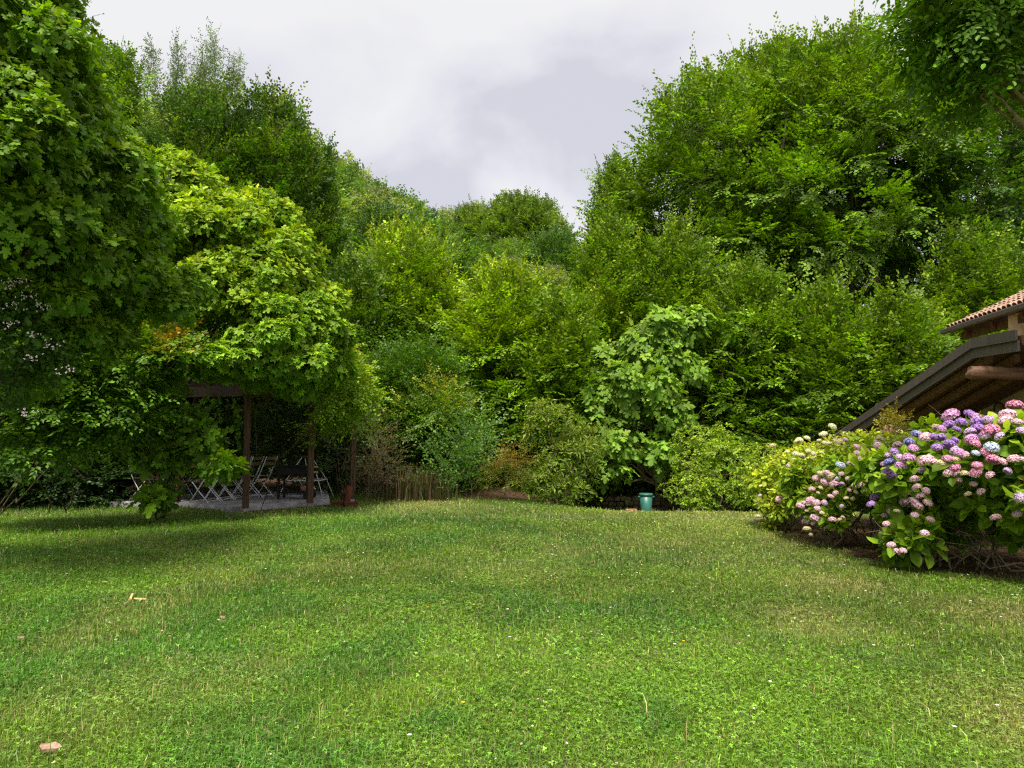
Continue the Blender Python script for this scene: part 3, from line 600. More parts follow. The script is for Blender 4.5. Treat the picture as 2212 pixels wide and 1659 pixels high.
bush('fig_sapling', 'low fig branch with large lobed leaves hanging in front of the folding chairs', 'shrub', [B(420, 950, 12.4, 70, 36, .35), B(360, 985, 12.3, 50, 40, .35), B(475, 1005, 12.3, 42, 24, .3), B(345, 1075, 12.3, 34, 28, .3), B(390, 905, 12.5, 38, 32, .3)], 210, 403, 'r', FIGC, FIGT, .5, loc=(-6.2, 12.7, 0), stems=[(-6.2, 12.9, 0)], rstem=.022, K=6, size=.175, upd=.2, lo=.5)
crp = [B(725, 745, 13.6, 40, 60, .5), B(610, 775, 12.6, 90, 45, .5), B(560, 760, 12.5, 120, 80, .7), B(660, 720, 13.2, 80, 75, .8), B(690, 795, 13.5, 65, 65, .7), B(490, 780, 12.3, 80, 50, .6), B(640, 835, 13.2, 50, 30, .4), B(600, 690, 12.9, 100, 50, .8), B(700, 680, 13.6, 45, 50, .6)]
bush('creeper_vine', 'five-fingered creeper covering the corner of the pergola roof', 'vine', crp, 3000, 404, 'r', ((.10, .22, .010), (.18, .32, .014)), (.32, .42, .02), .9, loc=(-5.02, 14.1, 0), stems=[(-5.02, 14.1, 0)], rstem=.010, nstem=2, K=7, size=.10, tpl=FIVE, lo=.65, zlow=-.9, droop=.4)
bush('climbing_vine', 'bright yellow-green climber tumbling over the rear corner post of the pergola', 'vine', [B(745, 845, 14.7, 50, 45, .5), B(705, 850, 14.4, 32, 40, .4), B(775, 880, 15.0, 28, 35, .4), B(725, 800, 14.4, 45, 45, .5), B(692, 930, 15, 10, 35, .15), B(735, 905, 15.2, 16, 25, .2)], 520, 405, 's', ((.16, .29, .012), (.25, .37, .016)), (.42, .46, .02), .9, loc=(-3.55, 15.95, 0), rstem=.015, K=5, Mm=6, size=.07, L0=.3, lo=.6, zlow=-.95, droop=.5, mat=M_LEAF)
for i, (u, v0, v1, lab) in enumerate(((470, 830, 935, 'shorter creeper strand dangling under the pergola beam'), (505, 830, 965, 'longest creeper strand dangling beside the front pergola post'), (447, 810, 935, 'thin creeper strand dangling nearest the low fig branch'))):
    rg = np.random.default_rng(440+i); a, b2 = P(u, v0, 14.1), P(u+(12 if i == 1 else -6), v1, 14.1); root = thing('creeper_strand', lab, 'vine', tuple(a), group='dangling creeper strands')
    q, r = limb(a, b2, .006, .004, rg, 14, 0, .10); mb = MB(); mb.tube(q-a, r, 4); mb.build('stem', M_TWIG, root)
    mb = MB(); pc = np.repeat(q[4:], 2, 0)-a; rosettes(mb, pc, sph(rg, len(pc))-UP*.3, rg, K=4, size=.075, cols=((.10, .24, .014), (.18, .33, .02)), tpl=FIVE, droop=.5); mb.build('foliage', M_LEAF_BIG, root)

bush('mixed_shrub', 'small-leaved shrub with reddish young tips under the left fig', 'shrub', [B(300, 760, 11.8, 80, 45, .6), B(190, 800, 11.5, 110, 60, .7), B(220, 880, 11.6, 100, 55, .7), B(100, 860, 11.2, 90, 60, .6), B(270, 920, 12.0, 50, 26, .4), B(60, 950, 11.3, 90, 40, .5)], 2200, 406, 's', ((.065, .155, .008), (.125, .24, .012)), (.36, .16, .03), .8, loc=(-8.6, 12.4, 0), stems=[(-9.6, 13.6, 0), (-8.7, 14.0, 0)], nstem=6, rstem=.014, K=5, Mm=6, size=.085, L0=.4, lo=.6, mat=M_LEAF, tipfn=lambda c, tw, r: tw*np.where((np.linalg.norm(c-P(310, 755, 11.6), axis=1) < .55) & (r.random(len(c)) < .7), 1.5, .12))
bush('bramble_bush', 'arching bramble with pale pinkish blossom clusters at the left edge', 'shrub', [B(30, 660, 7.2, 60, 60, .4), B(50, 760, 7.3, 70, 60, .4), B(-60, 700, 7.2, 80, 90, .4), B(10, 840, 7.5, 60, 40, .3), B(120, 780, 7.6, 45, 45, .3)], 900, 407, 'r', ((.035, .09, .010), (.065, .14, .014)), (.2, .3, .03), .2, loc=(-6.6, 8.2, 0), nstem=5, rstem=.010, K=6, size=.062, tpl=HYD, lo=.6)
br = bpy.data.objects['bramble_bush']; rg = np.random.default_rng(9); mb = MB(); boff = np.array(br.location)
for (u, v) in ((20, 615), (60, 640), (95, 660), (20, 700), (70, 720), (45, 610), (110, 745), (70, 770), (25, 660), (60, 890), (140, 800)):
    c = P(u, v, 6.75)+rg.normal(0, .038, (14, 3))*np.array([1.3, .6, .6])
    for q in range(5):
        th = rg.uniform(0, 6.28, 14); place(mb, OV4, c-boff, np.stack([np.cos(th), rg.normal(0, .5, 14), np.sin(th)], 1), np.tile([0, -1, .3], (14, 1))+rg.normal(0, .4, (14, 3)), .012, np.tile([.62, .50, .58], (14, 1)))
mb.build('blossom', M_PETAL, br)

# dark evergreens and bank behind the pergola
dk = dict(mat=M_LEAF, K=5, Mm=7, L0=.55, size=.09)
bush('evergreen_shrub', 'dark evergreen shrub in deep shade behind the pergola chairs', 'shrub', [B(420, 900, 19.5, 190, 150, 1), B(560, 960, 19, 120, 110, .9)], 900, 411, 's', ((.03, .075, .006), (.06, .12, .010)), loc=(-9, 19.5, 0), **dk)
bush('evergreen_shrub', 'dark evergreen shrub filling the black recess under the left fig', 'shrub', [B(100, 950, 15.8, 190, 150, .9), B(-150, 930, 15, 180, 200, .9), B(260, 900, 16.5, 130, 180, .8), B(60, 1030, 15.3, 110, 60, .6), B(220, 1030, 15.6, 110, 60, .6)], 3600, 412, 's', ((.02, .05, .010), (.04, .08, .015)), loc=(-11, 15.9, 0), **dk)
bush('straggly_shrub', 'straggly grey-green shrub seen between the pergola posts', 'shrub', [B(620, 930, 17.6, 80, 60, .6), B(700, 960, 17.6, 70, 60, .6), B(600, 1010, 17.8, 80, 60, .5)], 420, 413, 's', ((.065, .12, .03), (.11, .17, .05)), loc=(-5.2, 17.7, 0), stemmat=M_TWIG, nstem=9, rstem=.012, lo=.4, **dk)
bush('withered_shrub', 'half-dead shrub with rusty brown twigs beside the rear pergola post', 'shrub', [B(815, 940, 17, 35, 45, .4), B(830, 1000, 16.8, 45, 50, .4), B(780, 1030, 17, 30, 40, .4)], 150, 414, 's', ((.08, .055, .025), (.13, .085, .04)), (.10, .16, .05), .8, loc=(-3.2, 17, 0), stemmat=M_TWIG, nstem=30, rstem=.010, lo=.3, K=4, Mm=5, L0=.35, size=.06, mat=M_LEAF)
bush('evergreen_shrub', 'dark green shrub between the withered shrub and the yellow-tipped nandina', 'shrub', [B(880, 860, 19, 90, 100, .9), B(840, 960, 18.6, 70, 80, .7), B(930, 960, 18.6, 90, 90, .8)], 1200, 415, 's', ((.034, .092, .006), (.075, .16, .010)), (.16, .26, .02), .4, loc=(-2.6, 18.9, 0), **dk)
bush('nandina_shrub', 'nandina with drooping yellow and orange tinted leaf sprays', 'shrub', [B(960, 865, 17.6, 40, 28, .4), B(930, 905, 17.5, 50, 30, .4), B(975, 895, 17.5, 28, 26, .3)], 95, 416, 's', ((.07, .16, .008), (.14, .24, .012)), (.42, .34, .02), .7, loc=(-1.75, 17.8, 0), L0=.42, K=5, Mm=7, size=.07, lo=.5, mat=M_LEAF, rstem=.018)
bush('elm_sapling', 'young elm with long upright grey-green sprays at the lawn edge', 'tree', [B(1010, 1000, 17, 35, 40, .4), B(1035, 1010, 16.9, 30, 35, .3), B(985, 1045, 16.8, 50, 28, .35)], 95, 417, 's', ((.045, .12, .02), (.08, .17, .03)), (.24, .34, .06), .5, loc=(-.95, 17, 0), L0=.8, K=4, Mm=9, size=.085, upd=.9, mat=M_LEAF, rstem=.018)
bush('maple_shrub', 'small maple with orange-bronze foliage beside the glossy laurel', 'shrub', [B(1100, 1000, 16.4, 24, 24, .3), B(1085, 1035, 16.3, 32, 30, .3)], 130, 418, 's', ((.07, .10, .010), (.13, .13, .015)), (.36, .16, .015), .9, loc=(-.15, 16.4, 0), L0=.3, K=5, Mm=7, size=.05, tpl=NAR4, mat=M_LEAF, rstem=.015, droop=.5)
bush('laurel_bush', 'glossy laurel-like bush with narrow olive leaves in whorls', 'shrub', [B(1190, 920, 17.2, 70, 55, .7), B(1220, 1000, 16.9, 75, 60, .7), B(1170, 1050, 16.7, 50, 45, .5), B(1260, 960, 17.2, 50, 60, .6), B(1240, 1065, 16.6, 45, 30, .4)], 760, 419, 'r', ((.075, .135, .012), (.135, .20, .018)), (.32, .32, .03), .55, loc=(1.1, 17, 0), K=9, size=.12, tpl=NAR4, spreadang=(.5, 1.5), droop=.05, rstem=.03)
figR = [B(1285, 885, 18.9, 35, 42, .4), B(1480, 800, 19.4, 42, 50, .5), B(1300, 790, 19.2, 25, 40, .4), B(1400, 750, 19.4, 65, 70, .7), B(1345, 845, 19, 75, 65, .7), B(1430, 870, 18.8, 55, 70, .6), B(1340, 955, 18.8, 55, 55, .5), B(1322, 1015, 18.6, 30, 34, .35), B(1480, 715, 19.8, 45, 50, .6), B(1425, 975, 18.8, 40, 40, .4), B(1610, 720, 19.6, 45, 50, .5), B(1290, 900, 19, 30, 40, .4)]
bush('fig_tree', 'pale fig tree with drooping hand-shaped leaves above the green bin', 'tree', figR, 780, 420, 'r', ((.095, .20, .018), (.17, .29, .03)), (.32, .42, .04), .6, loc=(4.6, 20.2, 0), stems=[(4.6, 20.3, -.7), (4.9, 20.4, -.7)], K=7, size=.24, droop=.6, lo=.6, stemmat=M_TWIG, rstem=.05, nstem=14)
hedge = [B(1505, 1000, 18, 75, 70, .8), B(1570, 1010, 17.6, 90, 75, .9), B(1490, 1060, 17.5, 62, 44, .6), B(1570, 1070, 17.2, 75, 48, .6), B(1630, 1040, 16.6, 60, 60, .7), B(1540, 960, 18.2, 70, 45, .8)]
bush('evergreen_hedge', 'dense round clipped evergreen with small shiny leaves beside the green bin', 'shrub', hedge, 1900, 421, 'r', ((.11, .205, .008), (.19, .295, .012)), (.36, .40, .02), .8, loc=(5.2, 17.9, 0), K=8, size=.075, tpl=OV4, droop=.05, pet=.3, lo=.75, mat=M_LEAF, stemmat=M_BARK)
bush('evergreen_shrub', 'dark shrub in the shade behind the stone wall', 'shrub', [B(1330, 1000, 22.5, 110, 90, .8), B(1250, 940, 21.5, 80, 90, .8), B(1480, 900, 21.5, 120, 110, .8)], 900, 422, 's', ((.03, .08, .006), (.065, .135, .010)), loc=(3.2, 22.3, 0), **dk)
# dry reeds
rg = np.random.default_rng(5); c0 = P(900, 1075, 16.6); root = thing('reed_clump', 'clump of dry brown reeds at the lawn edge', 'reeds', (c0[0], 16.6, Gz(c0[0], 16.6)))
mb = MB(); n = 1100; x = rg.normal(0, .38, n); y = rg.normal(0, .15, n); C = np.array([.075, .055, .022])*np.exp(rg.normal(0, .35, (n, 1))); C[rg.random(n) < .2] = (.09, .13, .03)
blades(mb, x, y, np.zeros(n), rg.uniform(.3, .95, n), rg.uniform(.004, .009, n), rg, C, .35); mb.build('foliage', M_GRASS, root)

# overhanging tree top right
oh = [B(2080, 40, 7.2, 95, 60, .8), B(2140, 130, 7.4, 70, 55, .6), B(2020, 5, 7.3, 55, 50, .6), B(2200, 40, 7.4, 100, 90, .8), B(2120, -90, 7.4, 150, 80, 1.0), B(2060, 130, 7.5, 45, 40, .4), B(2110, 205, 7.5, 50, 35, .35), B(2330, 80, 7.8, 90, 100, .8), B(2340, -60, 8, 150, 130, 1)]
root, off, rg = bush('overhanging_tree', 'dark leafy branch of a near tree hanging into the upper right corner', 'tree', oh, 1500, 431, 's', ((.060, .145, .006), (.115, .22, .009)), (.25, .32, .015), .6, loc=(6.9, 7.4, 0), stems=[(6.9, 7.4, 3.6)], rstem=.04, K=5, Mm=6, size=.068, L0=.30, tpl=OV6, lo=.4, upd=0, droop=.5, stemmat=M_TWIG)
mb = MB()
q, r = limb(np.array([0, 0, -.2]), np.array([-.05, .1, 6.5]), .17, .10, rg, 12, 0, .03); mb.tube(q, r, 9)
for (a, b2) in (((2330, 400, 7.4), (2110, 170, 7.3)), ((2330, 330, 7.4), (2050, 60, 7.3)), ((2330, 200, 7.5), (2170, 20, 7.4))):
    q, r = limb(P(*a), P(*b2), .032, .010, rg, 10, .02, .04); mb.tube(q-off, r, 6)
    q2, r2 = limb(np.array([0, 0, 2.2]), P(*a)-off, .08, .034, rg, 8, .05, .05); mb.tube(q2, r2, 6)
mb.build('trunk', M_TWIG, root, smooth=True)
# palm
pb = np.array([8.6, 8.4, 0]); root = thing('palm_tree', 'palm whose yellow-green frond tip shows in the top right corner', 'palm', (pb[0], pb[1], Gz(pb[0], pb[1])))
rg = np.random.default_rng(3); mb = MB(); q, r = limb((0, 0, -.1), (-.2, 0, 5.6), .16, .13, rg, 12, 0, .02); mb.tube(q, r, 10); mb.build('trunk', M_BARK, root, smooth=True)
for i in range(11):
    th = i*2.4+.35; dv = np.array([math.cos(th), math.sin(th), .75]); tpt = q[-1]; mb = MB()
    if i == 0: dv = unit(np.array(P(2185, 12, 8.0))-pb-tpt+UP*.9)*1.35
    s = np.linspace(0, 1, 16)[:, None]; ax = tpt+dv*1.7*s-UP*1.3*s**2; mb.tube(ax, np.linspace(.018, .004, 16), 4, C=np.array([.2, .25, .04]))
    for sg in (-1, 1):
        m_ = 34; ss = np.linspace(.15, 1, m_); pp = np.stack([np.interp(ss, s[:, 0], ax[:, k]) for k in range(3)], 1); dd = unit(np.gradient(pp, axis=0)); sd = unit(np.cross(dd, UP))*sg
        place(mb, T([(0, 0, 0), (.4, .03, .02), (1, 0, -.1), (.4, -.03, .02)], [(0, 2, 1), (0, 3, 2)]), pp, dd*.8+sd, np.tile(UP, (m_, 1)), .55*np.sin(np.pi*(.15+.8*ss))+.08, np.tile([.30, .33, .03], (m_, 1)))
    mb.build('frond', M_LEAF_BIG, root)

# ------------------------------------------------------------------ hydrangeas
HC = {'pk': (.68, .27, .45), 'mg': (.60, .30, .58), 'vi': (.40, .22, .60), 'bl': (.26, .25, .60), 'lv': (.60, .42, .68), 'lp': (.74, .48, .60), 'pb': (.50, .55, .74), 'cr': (.66, .56, .36), 'pp': (.55, .42, .34), 'mp': (.62, .28, .46), 'wh': (.74, .70, .46)}
HEADS = {}
def head_mesh(key, seed):
    rg = np.random.default_rng(seed); n = 74; i = np.arange(n)+.5; zz = 1-1.45*i/n; th = i*2.39996; rr = np.sqrt(1-zz**2)
    d = np.stack([rr*np.cos(th), rr*np.sin(th), zz], 1); d = unit(d+rg.normal(0, .08, d.shape)); mb = MB()
    col = np.array(HC[key])*np.exp(rg.normal(0, .08, (n, 1)))
    pale = rg.random(n) < .10; col[pale] = col[pale]*.5+np.array([.62, .55, .50])*.5
    a = unit(np.cross(d, np.array([.3, .2, .9]))); b = np.cross(d, a); p = d*np.array([.5, .5, .42])*rg.uniform(.9, 1.06, (n, 1)); t0 = rg.uniform(0, 6.28, n)
    for k in range(4):
        t_ = t0+k*math.pi/2; dr = np.cos(t_)[:, None]*a+np.sin(t_)[:, None]*b+d*.15
        place(mb, T([(0, 0, 0), (.5, .42, .08), (1, 0, .02), (.5, -.42, .08)], [(0, 2, 1), (0, 3, 2)]), p, dr, d+rg.normal(0, .2, d.shape), .125, col*np.exp(rg.normal(0, .06, (n, 1))))
    mb.lathe([(.01, -.30), (.28, -.22), (.42, 0), (.40, .2), (.2, .36), (.01, .38)], k=10, C=np.array(HC[key])*.45)
    return mb
def hydrangea(label, blobs, n, seed, cols, tip, tipamt, heads, extra, size, loc, stems, nst, depth, hscale=1.0, xk=('lp', 'lv', 'cr', 'mg')):
    root, off, rg = bush('hydrangea_bush', label, 'hydrangea', blobs, n, seed, 'r', cols, tip, tipamt, loc=loc, stems=stems, nstem=nst, rstem=.013, stemmat=M_TWIG, K=8, size=size, tpl=HYD, lo=.72, upd=.45, droop=.25, pet=.25, zlow=-.55, stem=.12)
    bl = np.array([list(b[0])+list(b[1]) for b in blobs]); o0 = np.array([0, 0, CAMZ]); cnt = 0
    items = []
    for (zx, zy, key, sz) in heads:
        u, v = 1620.4+zx*.2676, 837+zy*.2676; r = ray(u, v); best = None
        for j in range(len(bl)):
            e = (o0-bl[j, :3])/bl[j, 3:]; f = r/bl[j, 3:]; a, b_, c_ = f@f, e@f, e@e-1.0; D = b_*b_-a*c_
            if D > 0:
                tt = (-b_-math.sqrt(D))/a
                if best is None or tt < best: best = tt
        p = o0+r*((best-.21) if best is not None else depth/r[1]); p = p+UP*.05; items.append((p, sz*.2676*p[1]/F*hscale*1.1, key))
    c, o, k = shell(blobs, extra*3, rg, .98, 1.05, .9)
    vis = np.where(o[:, 1] > -.1)[0][:max(0, min(extra, 100-len(items)))]
    for i in vis: items.append((c[i], rg.uniform(.09, .14)*hscale, rg.choice(xk)))
    for (p, sz, key) in items[:100]:
        if key not in HEADS: HEADS[key] = head_mesh(key, 50+len(HEADS)).build('flower_head', M_PETAL, root); h = HEADS[key]
        else: h = HEADS[key].copy(); COL.objects.link(h); h.parent = root
        h.location = tuple(p-off); h.scale = (sz, sz, sz*rg.uniform(.75, 1)); h.rotation_euler = (rg.normal(.35, .25), rg.normal(0, .25), rg.uniform(0, 6.28))
    return root
hR = [(2140,185,'pk',110),(1620,265,'mg',120),(1600,345,'vi',90),(1705,318,'vi',75),(1775,250,'vi',80),(1830,275,'mg',70),(1835,315,'vi',100),(1930,300,'lv',80),(2080,262,'lp',110),(2060,300,'lp',90),(2160,320,'lp',70),(1500,358,'pp',55),(1550,370,'mg',60),(1350,418,'bl',85),(1420,440,'lp',90),(1480,440,'vi',65),(1540,445,'vi',80),(1670,378,'vi',60),(1780,400,'lv',80),(1840,380,'vi',100),(1945,390,'pk',120),(1900,420,'lv',80),(2015,435,'lv',70),(2200,390,'lv',80),(1285,485,'bl',75),(1320,528,'mg',70),(1510,522,'vi',75),(1615,507,'vi',95),(1655,465,'vi',60),(1790,460,'mg',90),(1815,490,'pk',80),(1950,528,'pb',100),(1905,563,'pk',75),(1690,570,'mg',85),(1650,545,'lv',70),(1735,585,'lp',60),(1825,570,'pb',60),(1600,615,'mp',80),(1660,620,'cr',60),(1425,630,'lp',110),(1480,640,'lp',70),(1545,650,'cr',70),(1285,605,'mg',90),(1220,665,'mg',85),(1130,640,'bl',85),(1165,555,'vi',65),(1120,590,'lv',60),(1090,660,'mg',60),(1210,600,'lv',60),(1115,720,'vi',80),(1140,750,'vi',70),(1045,782,'mg',95),(1065,845,'mg',90),(1165,825,'lp',90),(1020,920,'vi',90),(975,978,'vi',60),(1835,667,'pk',75),(1965,625,'pk',90),(2040,640,'lp',65),(2130,618,'lp',80),(2205,628,'lp',60),(1655,690,'pk',75),(1825,725,'pk',80),(1810,745,'lp',70),(1730,735,'cr',55),(1605,728,'lp',75),(1665,733,'lp',60),(1940,748,'lp',65),(2080,715,'lv',60),(1330,778,'lp',65),(1390,705,'lv',55),(1685,790,'lp',45),(1805,820,'lp',50),(1865,882,'lp',60),(1760,900,'cr',50),(1345,845,'lp',65),(1420,872,'lp',55),(1375,915,'lp',65),(1270,880,'lp',65),(1200,892,'lp',50),(1260,965,'lp',80),(1320,955,'lp',80),(1350,995,'lp',85),(1435,968,'lp',70),(1145,1030,'lp',65),(1185,1035,'cr',45),(1330,1068,'lp',55),(1455,1105,'lp',60),(1085,1070,'lp',45),(1100,1138,'lp',50),(1410,1215,'lp',60),(1140,1310,'lp',60),(1185,1362,'lp',55),(1235,1357,'lp',55),(1985,1090,'lp',75),(2155,1060,'lp',65),(2180,930,'lv',80)]
hM = [(860,508,'lp',55),(1075,545,'lp',70),(1035,500,'lp',70),(1195,500,'lp',80),(935,545,'lp',60),(865,565,'lp',55),(955,590,'lp',80),(880,612,'lp',60),(1000,640,'lp',60),(960,618,'cr',45),(840,655,'lp',50),(730,658,'pb',75),(800,640,'lv',40),(620,720,'lp',60),(570,728,'cr',60),(535,762,'lp',65),(735,728,'lp',45),(650,745,'cr',60),(705,765,'pb',35),(605,795,'lp',70),(680,808,'lp',80),(740,812,'lv',45),(790,768,'lp',40),(875,790,'cr',40),(895,818,'lp',50),(935,728,'cr',40),(975,722,'cr',40),(905,745,'cr',35),(955,785,'cr',40),(545,800,'cr',40),(500,852,'lp',55),(570,842,'cr',40),(840,825,'lp',40),(800,860,'lp',40),(855,878,'cr',40),(910,868,'cr',35),(690,882,'lp',45),(650,912,'lp',50),(485,940,'lp',70),(440,965,'lp',50),(405,988,'lp',65),(535,960,'lp',60),(475,975,'lp',45),(600,962,'lv',50),(545,1008,'lp',55),(460,1025,'cr',35),(580,1045,'cr',40),(525,1090,'lp',80),(665,1100,'lp',60),(725,1098,'cr',40),(750,1080,'lp',35),(510,1130,'lp',35),(460,1175,'cr',65),(490,1215,'cr',35),(775,925,'cr',40),(830,930,'cr',40),(740,990,'lv',35),(550,885,'cr',30)]
hL = [(665,345,'wh',70),(580,408,'wh',50),(370,565,'wh',60),(415,580,'wh',60),(470,540,'wh',50),(350,615,'wh',50),(325,650,'wh',45),(450,685,'wh',45),(510,560,'wh',50),(575,555,'wh',40),(555,455,'wh',40),(85,820,'wh',30),(600,470,'wh',40),(690,455,'cr',40),(640,480,'wh',45),(720,470,'cr',40),(505,600,'cr',40),(265,770,'cr',30),(80,900,'lp',35),(1260,540,'cr',60),(1010,575,'cr',50),(1085,490,'lp',50)]
hydrangea('large near hydrangea loaded with purple, violet and deep pink flower heads', [B(2090, 1000, 8.3, 180, 95, .9), B(2230, 1010, 7.8, 160, 120, .9), B(1985, 1075, 8.8, 80, 92, .7), B(1965, 1165, 8.3, 62, 55, .35), B(2195, 1110, 7.9, 80, 55, .5), B(2080, 1090, 8.4, 90, 60, .6), B(2110, 1130, 9.1, 150, 80, .5), B(2040, 940, 8.6, 70, 40, .5)], 900, 501, ((.085, .185, .007), (.155, .28, .010)), (.32, .38, .015), .7, hR, 0, .165, (5.4, 8.6, 0), [(5.1, 8.5, -.05), (5.5, 8.4, -.05), (4.8, 8.7, -.05), (6.0, 8.2, -.05)], 20, 8.0)
hydrangea('middle hydrangea with many small pale pink and cream flower heads', [B(1850, 1025, 10.2, 120, 75, .8), B(1790, 1105, 9.9, 52, 52, .4), B(1950, 1000, 10, 80, 60, .6), B(1730, 1060, 10.4, 45, 55, .5)], 700, 502, ((.10, .21, .010), (.18, .30, .014)), (.38, .40, .02), .8, hM, 34, .115, (4.9, 10.4, 0), [(4.6, 10.4, -.05), (5.1, 10.4, -.05), (4.4, 10.2, -.05)], 26, 9.6, .92, ('lp', 'lp', 'cr'))
hydrangea('far hydrangea with lime-yellow leaves and creamy white flower heads', [B(1700, 1030, 11.8, 72, 70, .8), B(1820, 985, 12, 120, 50, .8), B(1950, 965, 12, 100, 35, .8), B(1685, 1100, 11.4, 48, 40, .4)], 900, 503, ((.16, .26, .010), (.27, .35, .014)), (.48, .46, .03), .9, hL, 24, .105, (4.8, 12.0, 0), [(4.5, 12, -.05), (5, 12, -.05), (4.3, 11.6, -.05)], 24, 11.3, .85, ('wh', 'cr', 'wh'))
bush('spirea_sprig', 'upright sprig with bronze tips poking up before the log end', 'shrub', [B(1930, 925, 11.9, 16, 22, .12)], 34, 504, 's', ((.16, .2, .02), (.22, .24, .03)), (.40, .20, .03), 1.0, loc=(6.3, 11.9, 0), L0=.16, K=4, Mm=6, size=.045, mat=M_LEAF, rstem=.008, upd=.9)

# ------------------------------------------------------------------ house on the right
hz = Gz(8.5, 12.5)
house = thing('stone_house', 'low stone house with grey metal-edged roof and log beams behind the hydrangeas', 'house', (8.5, 12.5, hz)); HO = np.array([8.5, 12.5, hz])
def hp(*p): return np.array(p, float)-HO
X0 = 7.43; RY, RZ = 11.5, 3.02; EY, EZ = 17.6, 1.13; NY = 10.5
mb = MB()                                     # gable wall, thick
prof = [(8.3, -.5), (16.6, -.9), (16.6, 1.15), (RY, 2.66), (8.3, 2.66)]
V = [hp(9.0, y, z) for y, z in prof]+[hp(9.5, y, z) for y, z in prof]; n = 5
mb.add(V, [[0, 1, 2, 3], [8, 7, 6, 5]]); mb.F.append(np.array([[0, 3, 4], [9, 8, 5]])+mb.n-10)
for i in range(n): mb.F.append(np.array([[i, i+n, (i+1) % n+n, (i+1) % n]])+mb.n-10)
mb.build('wall', M_PLASTER, house)
roof = MB()                                   # roof deck: timber underside, metal top
def slab(y0, z0, y1, z1, x0, x1, th, mb):
    V = [hp(x, y, z) for x in (x0, x1) for (y, z) in ((y0, z0), (y1, z1), (y1, z1-th), (y0, z0-th))]
    mb.add(V, [[0, 1, 2, 3], [7, 6, 5, 4], [0, 4, 5, 1], [3, 2, 6, 7], [1, 5, 6, 2], [0, 3, 7, 4]])
slab(RY, RZ-.03, EY, EZ-.03, X0+.05, 11, .14, roof); slab(NY, RZ-.03, RY, RZ-.03, X0+.05, 11, .14, roof); rf = roof.build('roof', M_DECK, house)
def strip(name, top, bot, x, th):             # fascia board along the roof edge, two stepped tiers
    mb = MB()
    for (ya, za, yb, zb) in ((EY, EZ, RY, RZ), (RY, RZ, NY, RZ)):
        V = [hp(xx, y, z) for xx in (x-th, x+th) for (y, z) in ((ya, za+top), (yb, zb+top), (yb, zb+bot), (ya, za+bot))]
        mb.add(V, [[0, 1, 2, 3], [7, 6, 5, 4], [0, 4, 5, 1], [3, 2, 6, 7], [1, 5, 6, 2], [0, 3, 7, 4]])
    return mb.build(name, M_FASCIA, rf)
strip('upper_fascia', .05, -.10, X0-.03, .02); strip('lower_fascia', -.105, -.265, X0, .02); strip('drip_edge', -.092, -.112, X0-.055, .012); strip('drip_edge', -.255, -.272, X0-.03, .012)
for x, dz in ((7.62, -.2), (8.05, -.2), (8.5, -.2)):
    mb = MB(); V = [hp(x+s, y, z) for s in (0, .10) for (y, z) in ((RY, RZ+dz), (EY, EZ+dz), (EY, EZ+dz-.12), (RY, RZ+dz-.12))]
    mb.add(V, [[0, 1, 2, 3], [7, 6, 5, 4], [0, 4, 5, 1], [3, 2, 6, 7], [1, 5, 6, 2], [0, 3, 7, 4]]); mb.build('rafter', M_LOG, rf)
def log(y, z, r, x0=7.3, x1=9.2):
    rg = np.random.default_rng(int(y*10)); mb = MB(); xs_ = np.array([x0, x0+.012, x0+.04, x0+.4, x0+.9, x1]); q = np.stack([xs_, y+rg.normal(0, .008, 6), z+rg.normal(0, .006, 6)], 1)-HO
    mb.tube(q, np.array([.55, .85, 1, 1.0, 1.02, 1.04])*r, 14); mb.build('log_beam', M_LOG, house, smooth=True)
log(11.3, 2.50, .105, 7.18); log(14.1, 1.60, .115, 7.3)
mb = MB(); mb.bar(hp(8.9, 11.8, 1.50), hp(8.9, 16.5, 1.30), .16, .18); mb.build('timber_beam', M_LOG, house)
# upper tiled roof
a0 = np.array([9.82, 16.0, 3.86]); a1 = np.array([8.6, 9.0, 3.86]); ev = unit(a1-a0); px_ = np.array([-ev[1], ev[0], 0]); px_ = px_ if px_[0] > 0 else -px_; sl = unit(px_+UP*.47); nrm = np.cross(ev, sl); nrm = nrm*np.sign(nrm[2])
mb = MB(); ln = np.linalg.norm(a1-a0); V = [a0-HO, a1-HO, a1+sl*5-HO, a0+sl*5-HO]; V = V+[q-np.array([0, 0, .1]) for q in V]
mb.add(V, [[0, 1, 2, 3], [7, 6, 5, 4], [0, 4, 5, 1], [1, 5, 6, 2], [2, 6, 7, 3], [3, 7, 4, 0]]); tr = mb.build('tiled_roof', M_WOOD, house)
mb = MB(); rg = np.random.default_rng(8); nt_ = int(ln/.19)
for i in range(nt_):
    for j in range(12):
        for (off_, hgt, rad, sg) in ((.0, .045, .085, 1), (.095, .03, .075, -1)):
            p = a0+ev*(i*.19+.1+off_)+sl*(j*.40-.06)+nrm*(hgt+rg.normal(0, .004)); th = np.linspace(0, math.pi, 6); hl = .45
            ring = [np.cos(t_)*rad*ev+sg*np.sin(t_)*rad*.75*nrm for t_ in th]
            tl = nrm*.018; V = [p+r_*1.0+(tl if sg > 0 else 0)-HO for r_ in ring]+[p+sl*hl+r_*.86-HO for r_ in ring]; V2 = [v_-nrm*.016 for v_ in V]
            k0 = 6; mb.add(V+V2, [[q, q+1, q+7, q+6] for q in range(5)]+[[q+12, q+18, q+19, q+13] for q in range(5)]+[[q, q+12, q+13, q+1] for q in range(5)])
mb.build('roof_tiles', M_TILE, tr)
mb = MB(); mb.bar(a0-px_*.07-UP*.04-HO-ev*.25, a1-px_*.07-UP*.04-HO, .13, .11); mb.build('gutter', M_FASCIA, tr, bevel=.02)
